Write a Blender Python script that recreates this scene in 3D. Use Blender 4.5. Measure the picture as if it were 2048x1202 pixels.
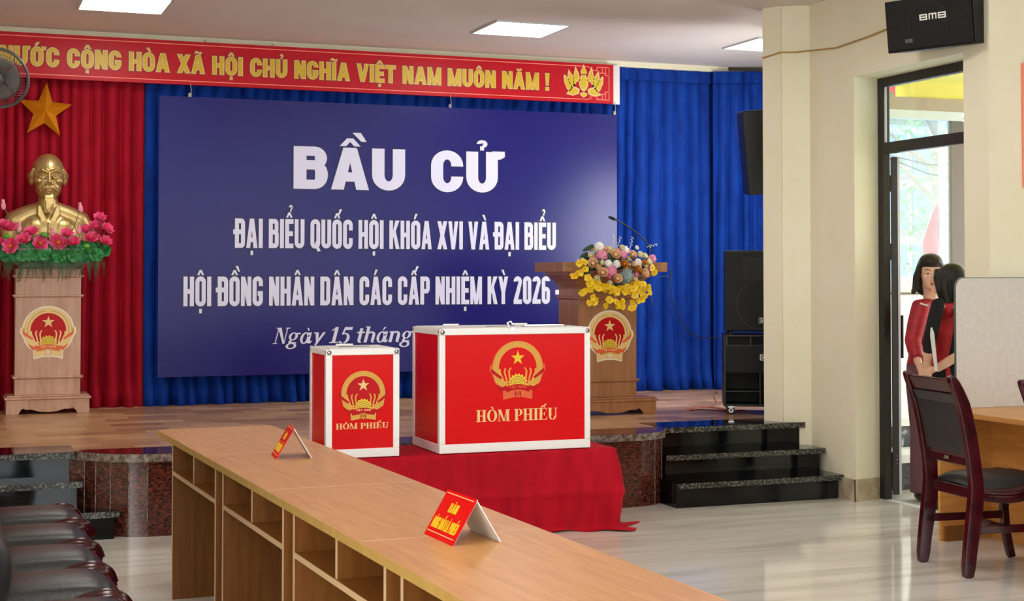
import bpy, bmesh, math, random, unicodedata
from mathutils import Vector, Matrix, Euler
PI = math.pi
R = math.radians
random.seed(7)
for _o in list(bpy.data.objects):
    bpy.data.objects.remove(_o, do_unlink=True)
scene = bpy.context.scene
COL = scene.collection

# ------------------------------------------------------------------ camera, sky, light, exposure
FPX, YAW, PITCH, EYE = 2955.0, R(20.7), R(1.5), 1.5
CX, CY = 1024.0, 551.0 - 2955.0 * math.tan(R(1.5))
cam_d = bpy.data.cameras.new('camera')
cam_d.sensor_width = 36.0
cam_d.lens = FPX / 2048.0 * 36.0
cam_d.shift_y = -(601.0 - CY) / 2048.0
cam_d.clip_start = 0.05
cam_d.clip_end = 200
cam = bpy.data.objects.new('camera', cam_d)
cam.location = (0, 0, EYE)
cam.rotation_euler = (PI / 2 + PITCH, 0, -YAW)
COL.objects.link(cam)
scene.camera = cam

world = bpy.data.worlds.new('sky')
scene.world = world
world.use_nodes = True
wn = world.node_tree.nodes
wn['Background'].inputs[0].default_value = (0.93, 0.97, 1.0, 1)
wn['Background'].inputs[1].default_value = 4.2

vs = scene.view_settings
vs.view_transform = 'Standard'
vs.look = 'None'
vs.gamma = 1.0
vs.use_curve_mapping = False
vs.exposure = 0.57


def area_light(name, loc, rot, sx, sy, power, col=(1, 1, 1)):
    d = bpy.data.lights.new(name, 'AREA')
    d.shape = 'RECTANGLE'
    d.size, d.size_y, d.energy, d.color = sx, sy, power, col
    o = bpy.data.objects.new(name, d)
    o.location, o.rotation_euler = loc, rot
    COL.objects.link(o)
    return o


# daylight entering by the side windows (one lamp in each window opening)
for yy in (0.4,):
    area_light('window_daylight', (-3.92, yy, 1.75), (0, -PI / 2, 0), 1.9, 1.9, 45, (1.0, 0.98, 0.95))
# unseen lamp added before the recess wall for the backdrop glow; no window there
area_light('recess_glow_lamp', (6.28, 9.72, 1.95), Euler((R(90), 0, R(52.6))), 0.7, 1.1, 38, (0.95, 0.97, 1.0))


# pixel -> world helpers (points are placed on the real planes they lie on)
def _ray(x, y):
    f = Vector((math.sin(YAW) * math.cos(PITCH), math.cos(YAW) * math.cos(PITCH), math.sin(PITCH)))
    r = Vector((math.cos(YAW), -math.sin(YAW), 0))
    u = r.cross(f)
    return r * (x - CX) - u * (y - CY) + f * FPX


def at_y(x, y, Y):
    d = _ray(x, y)
    return Vector((0, 0, EYE)) + d * (Y / d.y)


def at_z(x, y, z):
    d = _ray(x, y)
    return Vector((0, 0, EYE)) + d * ((z - EYE) / d.z)


def at_d(x, y, D):
    return Vector((0, 0, EYE)) + _ray(x, y) * (D / FPX)


# ------------------------------------------------------------------ materials
def lin(h):
    h = h.lstrip('#')
    out = []
    for i in (0, 2, 4):
        c = int(h[i:i + 2], 16) / 255.0
        out.append(c / 12.92 if c <= 0.04045 else ((c + 0.055) / 1.055) ** 2.4)
    return (*out, 1.0)


def mat(name, col, rough=0.5, metal=0.0, spec=0.5, sheen=0.0, coat=0.0):
    m = bpy.data.materials.new(name)
    m.use_nodes = True
    b = m.node_tree.nodes['Principled BSDF']
    b.inputs['Base Color'].default_value = lin(col)
    b.inputs['Roughness'].default_value = rough
    b.inputs['Metallic'].default_value = metal
    b.inputs['Specular IOR Level'].default_value = spec
    b.inputs['Sheen Weight'].default_value = sheen
    b.inputs['Coat Weight'].default_value = coat
    m.diffuse_color = lin(col)
    return m


def nodes_of(m):
    return m.node_tree.nodes, m.node_tree.links, m.node_tree.nodes['Principled BSDF']


def noisy(name, c1, c2, scale=(1, 1, 1), nscale=5.0, detail=6, rough=0.5, lo=0.35, hi=0.65, metal=0.0,
          bump=0.0, spec=0.5, dist=0.0, c3=None, coord='Object'):
    m = mat(name, c1, rough, metal, spec)
    n, l, b = nodes_of(m)
    tc = n.new('ShaderNodeTexCoord')
    mp = n.new('ShaderNodeMapping')
    mp.inputs['Scale'].default_value = scale
    tx = n.new('ShaderNodeTexNoise')
    tx.inputs['Scale'].default_value = nscale
    tx.inputs['Detail'].default_value = detail
    tx.inputs['Distortion'].default_value = dist
    cr = n.new('ShaderNodeValToRGB')
    cr.color_ramp.elements[0].position, cr.color_ramp.elements[0].color = lo, lin(c1)
    cr.color_ramp.elements[1].position, cr.color_ramp.elements[1].color = hi, lin(c2)
    if c3:
        e = cr.color_ramp.elements.new(min(0.99, hi + 0.1))
        e.color = lin(c3)
    l.new(tc.outputs[coord], mp.inputs[0])
    l.new(mp.outputs[0], tx.inputs['Vector'])
    l.new(tx.outputs[0], cr.inputs[0])
    l.new(cr.outputs[0], b.inputs['Base Color'])
    if bump:
        bp = n.new('ShaderNodeBump')
        bp.inputs['Strength'].default_value = bump
        bp.inputs['Distance'].default_value = 0.004
        l.new(tx.outputs[0], bp.inputs['Height'])
        l.new(bp.outputs[0], b.inputs['Normal'])
    return m


def tiled(name, c1, c2, cm, bw, bh, mortar, rough, bias=0.0, offset=0.5, streak=None, spec=0.5):
    """bricks / tiles lying in the world XY plane, with a streaky stone figure"""
    m = mat(name, c1, rough, 0, spec)
    n, l, b = nodes_of(m)
    tc = n.new('ShaderNodeTexCoord')
    br = n.new('ShaderNodeTexBrick')
    br.offset = offset
    br.inputs['Scale'].default_value = 1.0
    br.inputs['Color1'].default_value = lin(c1)
    br.inputs['Color2'].default_value = lin(c2)
    br.inputs['Mortar'].default_value = lin(cm)
    br.inputs['Mortar Size'].default_value = mortar
    br.inputs['Bias'].default_value = bias
    br.inputs['Brick Width'].default_value = bw
    br.inputs['Row Height'].default_value = bh
    l.new(tc.outputs['Object'], br.inputs['Vector'])
    out = br.outputs['Color']
    if streak:
        c, sc, amt, nsc = streak
        mp = n.new('ShaderNodeMapping')
        mp.inputs['Scale'].default_value = sc
        tx = n.new('ShaderNodeTexNoise')
        tx.inputs['Scale'].default_value = nsc
        tx.inputs['Detail'].default_value = 8
        tx.inputs['Distortion'].default_value = 0.6
        cr = n.new('ShaderNodeValToRGB')
        cr.color_ramp.elements[0].position = 0.42
        cr.color_ramp.elements[0].color = (0, 0, 0, 1)
        cr.color_ramp.elements[1].position = 0.72
        cr.color_ramp.elements[1].color = (amt, amt, amt, 1)
        mx = n.new('ShaderNodeMixRGB')
        mx.inputs['Color2'].default_value = lin(c)
        l.new(tc.outputs['Object'], mp.inputs[0])
        l.new(mp.outputs[0], tx.inputs['Vector'])
        l.new(tx.outputs[0], cr.inputs[0])
        l.new(cr.outputs[0], mx.inputs['Fac'])
        l.new(out, mx.inputs['Color1'])
        out = mx.outputs[0]
    l.new(out, b.inputs['Base Color'])
    return m


def velvet(name, c, c2):
    m = noisy(name, c, c2, (1, 1, 0.3), 14, 3, 0.75, 0.3, 0.7)
    b = m.node_tree.nodes['Principled BSDF']
    b.inputs['Sheen Weight'].default_value = 0.18
    b.inputs['Sheen Roughness'].default_value = 0.35
    b.inputs['Sheen Tint'].default_value = lin(c2)
    b.inputs['Specular IOR Level'].default_value = 0.2
    return m


def emit(name, col, s):
    m = bpy.data.materials.new(name)
    m.use_nodes = True
    b = m.node_tree.nodes['Principled BSDF']
    b.inputs['Base Color'].default_value = lin(col)
    b.inputs['Emission Color'].default_value = lin(col)
    b.inputs['Emission Strength'].default_value = s
    return m


def glass(name, tint='#f4fbff', alpha=0.14):
    """thin architectural pane: mostly clear with a glossy skin"""
    m = bpy.data.materials.new(name)
    m.use_nodes = True
    n, l = m.node_tree.nodes, m.node_tree.links
    n.clear()
    o = n.new('ShaderNodeOutputMaterial')
    t = n.new('ShaderNodeBsdfTransparent')
    t.inputs[0].default_value = lin(tint)
    g = n.new('ShaderNodeBsdfGlossy')
    g.inputs['Roughness'].default_value = 0.02
    mx = n.new('ShaderNodeMixShader')
    mx.inputs[0].default_value = alpha
    l.new(t.outputs[0], mx.inputs[1])
    l.new(g.outputs[0], mx.inputs[2])
    l.new(mx.outputs[0], o.inputs[0])
    return m


M = {}
M['wall'] = noisy('cream_wall_paint', '#ede8cc', '#f1ecd4', (1, 1, 1), 3, 3, 0.75)
M['ceiling'] = noisy('ceiling_paint', '#e4dad3', '#e9e1da', (1, 1, 1), 1.2, 2, 0.85)
M['floor'] = tiled('cream_marble_floor', '#eae8e1', '#e4e1d8', '#d3cec2', 0.8, 0.8, 0.0025, 0.07, 0, 0.0,
                   ('#c2bbab', (0.35, 2.6, 1), 0.8, 2.2), 0.6)
M['stage_tile'] = tiled('stage_tile', '#cfa67a', '#966a4e', '#8a684f', 0.34, 0.17, 0.002, 0.3, -0.05, 0.5,
                        ('#a5825f', (1, 3, 1), 0.3, 3))
M['red_granite'] = noisy('red_granite', '#2a1512', '#7a3d30', (1, 1, 2.0), 48, 8, 0.12, 0.42, 0.66, dist=1.2, c3='#95604c')
M['granite_edge'] = noisy('granite_edge', '#4a3a34', '#94867c', (1, 1, 1), 40, 6, 0.25, 0.35, 0.7)
M['black_granite'] = noisy('black_granite', '#07090c', '#14191d', (1.2, 1, 3.2), 6, 10, 0.06, 0.45, 0.72, spec=0.32, dist=1.5, c3='#3a4145')
M['black_edge'] = noisy('black_granite_edge', '#232422', '#8b8b80', (1, 1, 1), 75, 5, 0.2, 0.46, 0.75)
M['skirting'] = noisy('beige_marble_skirting', '#a8977d', '#c9bca4', (1, 1, 1), 8, 6, 0.2)
M['red_curtain'] = velvet('red_velvet', '#92041e', '#aa0826')
M['blue_curtain'] = velvet('blue_velvet', '#022a80', '#053c9c')
M['cloth_red'] = velvet('red_table_velvet', '#a80019', '#c00722')
M['banner_red'] = mat('banner_red_vinyl', '#be0a20', 0.4, spec=0.25)
M['banner_gold'] = mat('banner_gold', '#d3b423', 0.4)
M['banner_pale'] = mat('banner_pale_gold', '#f6bf84', 0.4)
M['banner_line'] = mat('banner_line', '#ff8f7a', 0.4)
M['banner_dark'] = mat('banner_dark', '#7c3a10', 0.4)
M['white_board'] = mat('white_board', '#e6e4e2', 0.5)
M['backdrop'] = mat('backdrop_navy_vinyl', '#16146c', 0.3, spec=0.32)
M['letter_white'] = mat('letter_white', '#dcdcf6', 0.4)
M['letter_outline'] = mat('letter_outline', '#12104c', 0.4)  # dark printed outline round the white letters
M['wood'] = noisy('podium_wood', '#9d6842', '#b17c53', (5, 5, 0.6), 4, 6, 0.3, dist=0.5)
M['wood_pale'] = noisy('bust_podium_wood', '#b98b70', '#cda38a', (5, 5, 0.6), 4, 6, 0.35, dist=0.5)
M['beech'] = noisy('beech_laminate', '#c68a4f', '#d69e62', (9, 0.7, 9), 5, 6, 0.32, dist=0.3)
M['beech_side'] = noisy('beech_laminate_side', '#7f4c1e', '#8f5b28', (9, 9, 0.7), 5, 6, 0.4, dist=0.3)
M['beech_edge'] = noisy('beech_edge_band', '#c39a52', '#cfa860', (3, 3, 3), 5, 4, 0.35)
M['pale_edge'] = mat('pale_edge_band', '#dcb98e', 0.4)
M['desk_wood'] = noisy('desk_orange_wood', '#cf9148', '#dfa35a', (1.0, 0.8, 8), 4, 6, 0.35, dist=0.3)
M['box_red'] = mat('ballot_red_panel', '#e00008', 0.25, spec=0.15)
M['aluminium'] = mat('aluminium_profile', '#f6f6f6', 0.35, 0.05)
M['chrome'] = mat('chrome', '#d9d9d9', 0.15, 1.0)
M['gold_print'] = mat('gold_print', '#e0a63c', 0.4)
M['gold_pale'] = mat('pale_gold_print', '#f3cf86', 0.4)
M['orange_print'] = mat('orange_print', '#e8622a', 0.4)
M['yellow_print'] = mat('yellow_print', '#f0cd1f', 0.4)
M['red_print'] = mat('red_print', '#c40d16', 0.35, spec=0.15)
M['olive_print'] = mat('olive_print', '#9a7a1c', 0.4)
M['cream_print'] = mat('cream_print', '#f7ead0', 0.45)
M['gold_metal'] = noisy('gold_bust_paint', '#c0a468', '#d2b880', (1, 1, 1), 9, 4, 0.36, metal=0.75)
M['star_gold'] = mat('star_gold', '#ee9a1a', 0.25, 0.6)
M['black_plastic'] = mat('black_plastic', '#0b0b0d', 0.42, spec=0.35)
M['black_grille'] = noisy('black_grille', '#050506', '#0f0f12', (1, 1, 1), 300, 2, 0.6, spec=0.3)
M['dark_recess'] = mat('dark_recess', '#040405', 0.7)
M['grey_badge'] = mat('grey_badge', '#c9c9c9', 0.35, 0.3)
M['maroon'] = noisy('maroon_lacquer', '#33080f', '#470d17', (2, 2, 2), 6, 3, 0.16)
M['leather'] = noisy('black_leather', '#1e2024', '#292d31', (1, 1, 1), 60, 4, 0.36, bump=0.25)
M['door_frame'] = mat('dark_bronze_aluminium', '#2b2825', 0.4, 0.2)
M['glass'] = glass('window_glass', alpha=0.05)
M['haze_glass'] = glass('hazed_window_glass', '#eef6fb', 0.06)
_n, _l = M['haze_glass'].node_tree.nodes, M['haze_glass'].node_tree.links
_tl = _n.new('ShaderNodeBsdfTranslucent')  # translucent white puts a bright washed-out haze into the pane
_tl.inputs[0].default_value = lin('#f4f9ff')
_m2 = _n.new('ShaderNodeMixShader')
_m2.inputs[0].default_value = 0.1
_l.new(_n['Mix Shader'].outputs[0], _m2.inputs[1])
_l.new(_tl.outputs[0], _m2.inputs[2])
_l.new(_m2.outputs[0], _n['Material Output'].inputs[0])
M['white_alu'] = mat('white_aluminium', '#dfe3ea', 0.4)
M['brown_alu'] = mat('brown_aluminium', '#6d5f57', 0.4)
M['beige_beam'] = mat('beige_beam', '#b9a699', 0.7)
M['yellow_paint'] = mat('yellow_paint', '#f8e87c', 0.7)
M['white_stone'] = mat('white_stone', '#e4e6ea', 0.5)
M['vein_marble'] = noisy('veined_marble', '#23262c', '#4b515a', (1, 1, 1), 7, 8, 0.15, 0.4, 0.62, dist=2.0, c3='#b9bec6')
M['asphalt'] = noisy('pavement', '#8f9092', '#a2a3a5', (1, 1, 1), 4, 5, 0.9)
M['facade'] = mat('pale_facade', '#a4adb9', 0.8)
M['blue_pane'] = mat('blue_pane', '#5479a5', 0.25)
M['leaf'] = noisy('tree_leaf', '#4d743b', '#78985b', (1, 1, 1), 3, 3, 0.6)
M['bark'] = mat('bark', '#7a6a58', 0.9)
M['flag_red'] = mat('flag_red', '#c2101c', 0.6)
M['divider'] = noisy('grey_white_board', '#cfcac5', '#d6d2ce', (1, 1, 1), 30, 3, 0.45)
M['divider_edge'] = mat('glassy_green_edge', '#53635c', 0.3)
M['skin'] = noisy('skin', '#e0b094', '#e8bda2', (1, 1, 1), 12, 3, 0.45)
M['lip'] = mat('lip', '#a33c38', 0.4)
M['eye'] = mat('eye_dark', '#15100e', 0.25)
M['hair'] = noisy('black_hair', '#0b0a0c', '#1c191b', (60, 60, 1.5), 6, 4, 0.42, bump=0.5, spec=0.4)
M['hair_brown'] = noisy('dark_brown_hair', '#120d0c', '#2a1c18', (60, 60, 1.5), 6, 4, 0.45, bump=0.5, spec=0.4)
M['jacket_red'] = noisy('red_quilted_jacket', '#98081e', '#b3122a', (1, 1, 7), 6, 3, 0.5, bump=0.8)
M['top_red'] = noisy('red_top', '#a5101f', '#bf1a2a', (1, 1, 1), 10, 3, 0.6)
M['black_knit'] = noisy('black_knit', '#08090d', '#12141a', (1, 1, 1), 60, 3, 0.9)
M['mauve'] = mat('mauve_trousers', '#6d4650', 0.8)
M['shoe'] = mat('black_shoe', '#1a1412', 0.4)
M['paper'] = mat('paper', '#eceae6', 0.6)
M['grey_cage'] = mat('grey_fan_cage', '#5b5c5e', 0.35, 0.3)
M['fan_blade'] = mat('fan_blade', '#77706e', 0.45)
M['cable_black'] = mat('cable_black', '#0e0f12', 0.5)
M['cable_tan'] = mat('cable_tan', '#b08a4c', 0.6)
M['cable_orange'] = mat('cable_orange', '#b5562c', 0.5)
M['panel_light'] = emit('led_panel', '#fffdf8', 11.0)
M['led_rim'] = mat('led_rim', '#c8cdd0', 0.4)
M['lotus'] = noisy('lotus_petal', '#ee3a7c', '#ff7aab', (1, 1, 1), 22, 3, 0.5)
M['lotus_pale'] = noisy('lotus_bud', '#ea6f92', '#f7b3c2', (1, 1, 1), 22, 3, 0.5)
M['lotus_heart'] = mat('lotus_heart', '#e8922b', 0.6)
M['pod'] = mat('lotus_pod', '#4f9a25', 0.5)
M['leaf_green'] = noisy('leaf_green', '#1d6a35', '#2f8a47', (1, 1, 1), 14, 3, 0.45)
M['fern'] = noisy('fern_green', '#154528', '#2a6638', (1, 1, 1), 20, 3, 0.6)
M['leaf_dark'] = noisy('leaf_dark', '#17331f', '#2c5230', (1, 1, 1), 20, 3, 0.5)
M['basket'] = noisy('grey_basket', '#6f756e', '#a9aaa0', (1, 1, 14), 6, 3, 0.6)
M['rose_peach'] = mat('rose_peach', '#f9cfa3', 0.6)
M['rose_pink'] = mat('rose_pink', '#e68fb0', 0.6)
M['rose_white'] = mat('rose_white', '#f3f0ec', 0.6)
M['rose_orange'] = mat('rose_orange', '#d98a26', 0.6)
M['rose_cream'] = mat('rose_cream', '#f4eec6', 0.6)
M['sage'] = mat('sage_grey_bloom', '#8ea09e', 0.8)
M['orchid'] = noisy('orchid_yellow', '#eebb08', '#f8da1c', (1, 1, 1), 20, 3, 0.5)
M['stem'] = mat('green_stem', '#54703a', 0.6)


# ------------------------------------------------------------------ mesh builder
class MB:
    def __init__(s):
        s.bm = bmesh.new()

    def face(s, pts):
        vs_ = [s.bm.verts.new(p) for p in pts]
        try:
            return s.bm.faces.new(vs_)
        except ValueError:
            return None

    def bx(s, x0, x1, y0, y1, z0, z1, mtx=None):
        P = [Vector((x, y, z)) for z in (z0, z1) for (x, y) in ((x0, y0), (x1, y0), (x1, y1), (x0, y1))]
        if mtx:
            P = [mtx @ p for p in P]
        v = [s.bm.verts.new(p) for p in P]
        for f in ((3, 2, 1, 0), (4, 5, 6, 7), (0, 1, 5, 4), (1, 2, 6, 5), (2, 3, 7, 6), (3, 0, 4, 7)):
            s.bm.faces.new([v[i] for i in f])
        return s

    def prism(s, pts, o, u, v, n, t0, t1, sides=True):
        """polygon pts (a,b) in frame o+a*u+b*v, from n*t0 (back) to n*t1 (front)"""
        o, u, v, n = Vector(o), Vector(u), Vector(v), Vector(n)
        A = [s.bm.verts.new(o + u * a + v * b + n * t1) for a, b in pts]
        B = [s.bm.verts.new(o + u * a + v * b + n * t0) for a, b in pts]
        N = len(pts)
        fs = [s.bm.faces.new(A)]
        fs.append(s.bm.faces.new(B[::-1]))
        for i in range(N):
            j = (i + 1) % N
            fs.append(s.bm.faces.new((A[i], B[i], B[j], A[j])))
        return s

    def loft(s, rings, caps=True, closed=False):
        vv = [[s.bm.verts.new(p) for p in r] for r in rings]
        n = len(vv[0])
        m = len(vv)
        for i in range(m if closed else m - 1):
            a, b = vv[i], vv[(i + 1) % m]
            for k in range(n):
                s.bm.faces.new((a[k], a[(k + 1) % n], b[(k + 1) % n], b[k]))
        if caps and not closed:
            s.bm.faces.new(vv[0][::-1])
            s.bm.faces.new(vv[-1])
        return s

    def tube(s, path, rad, n=8, closed=False, flat=1.0):
        P = [Vector(p) for p in path]
        m = len(P)
        if not hasattr(rad, '__len__'):
            rad = [rad] * m
        rings = []
        up = None
        for i in range(m):
            if closed:
                d = P[(i + 1) % m] - P[i - 1]
            else:
                d = P[min(i + 1, m - 1)] - P[max(i - 1, 0)]
            d = d.normalized() if d.length > 1e-9 else Vector((0, 0, 1))
            if up is None:
                up = Vector((0, 0, 1)) if abs(d.z) < 0.9 else Vector((0, 1, 0))
            a = d.cross(up)
            a.normalize()
            up = a.cross(d).normalized()
            r = rad[i]
            rings.append([P[i] + (a * math.cos(2 * PI * k / n) * r + up * math.sin(2 * PI * k / n) * r * flat) for k in range(n)])
        return s.loft(rings, not closed, closed)

    def ell(s, c, r, rot=None, nu=14, nv=9):
        c = Vector(c)
        if not hasattr(r, '__len__'):
            r = (r, r, r)
        Q = Euler(rot).to_matrix() if rot else Matrix.Identity(3)
        top = s.bm.verts.new(c + Q @ Vector((0, 0, r[2])))
        bot = s.bm.verts.new(c + Q @ Vector((0, 0, -r[2])))
        rows = []
        for j in range(1, nv):
            th = PI * j / nv
            rows.append([s.bm.verts.new(c + Q @ Vector((r[0] * math.sin(th) * math.cos(2 * PI * k / nu),
                                                        r[1] * math.sin(th) * math.sin(2 * PI * k / nu),
                                                        r[2] * math.cos(th)))) for k in range(nu)])
        for k in range(nu):
            s.bm.faces.new((top, rows[0][k], rows[0][(k + 1) % nu]))
            s.bm.faces.new((bot, rows[-1][(k + 1) % nu], rows[-1][k]))
            for j in range(len(rows) - 1):
                s.bm.faces.new((rows[j][k], rows[j + 1][k], rows[j + 1][(k + 1) % nu], rows[j][(k + 1) % nu]))
        return s

    def lathe(s, prof, c, n=24, axis='Z', caps=True):
        c = Vector(c)
        rings = []
        for r, h in prof:
            ring = []
            for k in range(n):
                a, b = r * math.cos(2 * PI * k / n), r * math.sin(2 * PI * k / n)
                ring.append(c + (Vector((a, b, h)) if axis == 'Z' else Vector((a, -h, b)) if axis == 'Y' else Vector((h, a, b))))
            rings.append(ring)
        return s.loft(rings, caps)

    def grid(s, nu, nv, fn, wrap=False):
        vv = [[s.bm.verts.new(fn(i / (nu if wrap else nu - 1), j / (nv - 1))) for i in range(nu)] for j in range(nv)]
        for j in range(nv - 1):
            for i in range(nu if wrap else nu - 1):
                k = (i + 1) % nu
                s.bm.faces.new((vv[j][i], vv[j][k], vv[j + 1][k], vv[j + 1][i]))
        return s

    def xform(s, mtx):
        bmesh.ops.transform(s.bm, matrix=mtx, verts=s.bm.verts)
        return s

    def out(s, name, m, parent=None, smooth=False, bevel=0.0, solid=0.0, remesh=0.0, sm=0, subsurf=0, fix=True, rel=True):
        if fix:
            bmesh.ops.recalc_face_normals(s.bm, faces=s.bm.faces)
        me = bpy.data.meshes.new(name)
        if parent is not None and rel:
            root = parent
            off = Vector((0, 0, 0))
            while root is not None:
                off = off + Vector(root.location)
                root = root.parent
            bmesh.ops.translate(s.bm, vec=-off, verts=s.bm.verts)
        s.bm.to_mesh(me)
        s.bm.free()
        me.materials.append(m)
        if smooth:
            for p in me.polygons:
                p.use_smooth = True
        o = bpy.data.objects.new(name, me)
        COL.objects.link(o)
        if parent is not None:
            o.parent = parent
        if solid:
            d = o.modifiers.new('solid', 'SOLIDIFY')
            d.thickness = solid
        if remesh:
            d = o.modifiers.new('remesh', 'REMESH')
            d.mode = 'VOXEL'
            d.voxel_size = remesh
            d.use_smooth_shade = True
        if sm:
            d = o.modifiers.new('smooth', 'SMOOTH')
            d.iterations = sm
            d.factor = 0.5
        if bevel:
            d = o.modifiers.new('bevel', 'BEVEL')
            d.width = bevel
            d.segments = 2
            d.limit_method = 'ANGLE'
        if smooth and bevel:
            d = o.modifiers.new('wn', 'WEIGHTED_NORMAL')
            d.keep_sharp = False
        if subsurf:
            d = o.modifiers.new('sub', 'SUBSURF')
            d.levels = d.render_levels = subsurf
        return o


def tag(o, label, cat, group=None):
    o['label'], o['category'] = label, cat
    if group:
        o['group'] = group
    return o


def thing(name, loc, label, cat, group=None, rz=0.0):
    o = bpy.data.objects.new(name, None)
    o.empty_display_size = 0.1
    o.location = loc
    o.rotation_euler = (0, 0, rz)
    COL.objects.link(o)
    return tag(o, label, cat, group)


def struct(o, kind='structure'):
    o['kind'] = kind
    return o


def dup(root, loc=None, rz=None, label=None, parent=None):
    c = root.copy()
    COL.objects.link(c)
    if parent is not None:
        c.parent = parent
    if loc is not None:
        c.location = loc
    if rz is not None:
        c.rotation_euler = (0, 0, rz)
    if label:
        c['label'] = label
    for ch in list(root.children):
        dup(ch, parent=c)
    return c


# ------------------------------------------------------------------ lettering
def poly(*p):
    return ('p', [tuple(q) for q in p])


def rect(x0, y0, x1, y1):
    return poly((x0, y0), (x1, y0), (x1, y1), (x0, y1))


def arc(cx, cy, ro, rq, ri, rj, a0, a1):
    return ('a', cx, cy, ro, rq, ri, rj, a0, a1)


def ring(x0, x1, y0, y1, t, h, gap=None):
    """tall rounded ring; gap=(lo,hi) leaves the right side open between the two heights"""
    w = (x1 - x0) / 2
    cx = (x0 + x1) / 2
    ry = min(w * 0.95, (y1 - y0) / 2)
    out = [arc(cx, y1 - ry, w, ry, w - t, ry - h, 0, 180), arc(cx, y0 + ry, w, ry, w - t, ry - h, 180, 360),
           rect(x0, y0 + ry, x0 + t, y1 - ry)]
    if gap is None:
        out.append(rect(x1 - t, y0 + ry, x1, y1 - ry))
    else:
        if gap[0] > y0 + ry:
            out.append(rect(x1 - t, y0 + ry, x1, gap[0]))
        if gap[1] < y1 - ry:
            out.append(rect(x1 - t, gap[1], x1, y1 - ry))
    return out


def bowl(x0, x1, y0, y1, t, h):
    ry = (y1 - y0) / 2
    rx = min(ry, (x1 - x0) * 0.6)
    cx = x1 - rx
    cy = (y0 + y1) / 2
    ryo = min(ry, rx * 1.1)
    return [rect(x0, y1 - h, cx, y1), rect(x0, y0, cx, y0 + h),
            arc(cx, y1 - ryo, rx, ryo, rx - t, ryo - h, 0, 90), arc(cx, y0 + ryo, rx, ryo, rx - t, ryo - h, 270, 360),
            rect(x1 - t, y0 + ryo - 1e-4, x1, y1 - ryo + 1e-4)]


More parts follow.
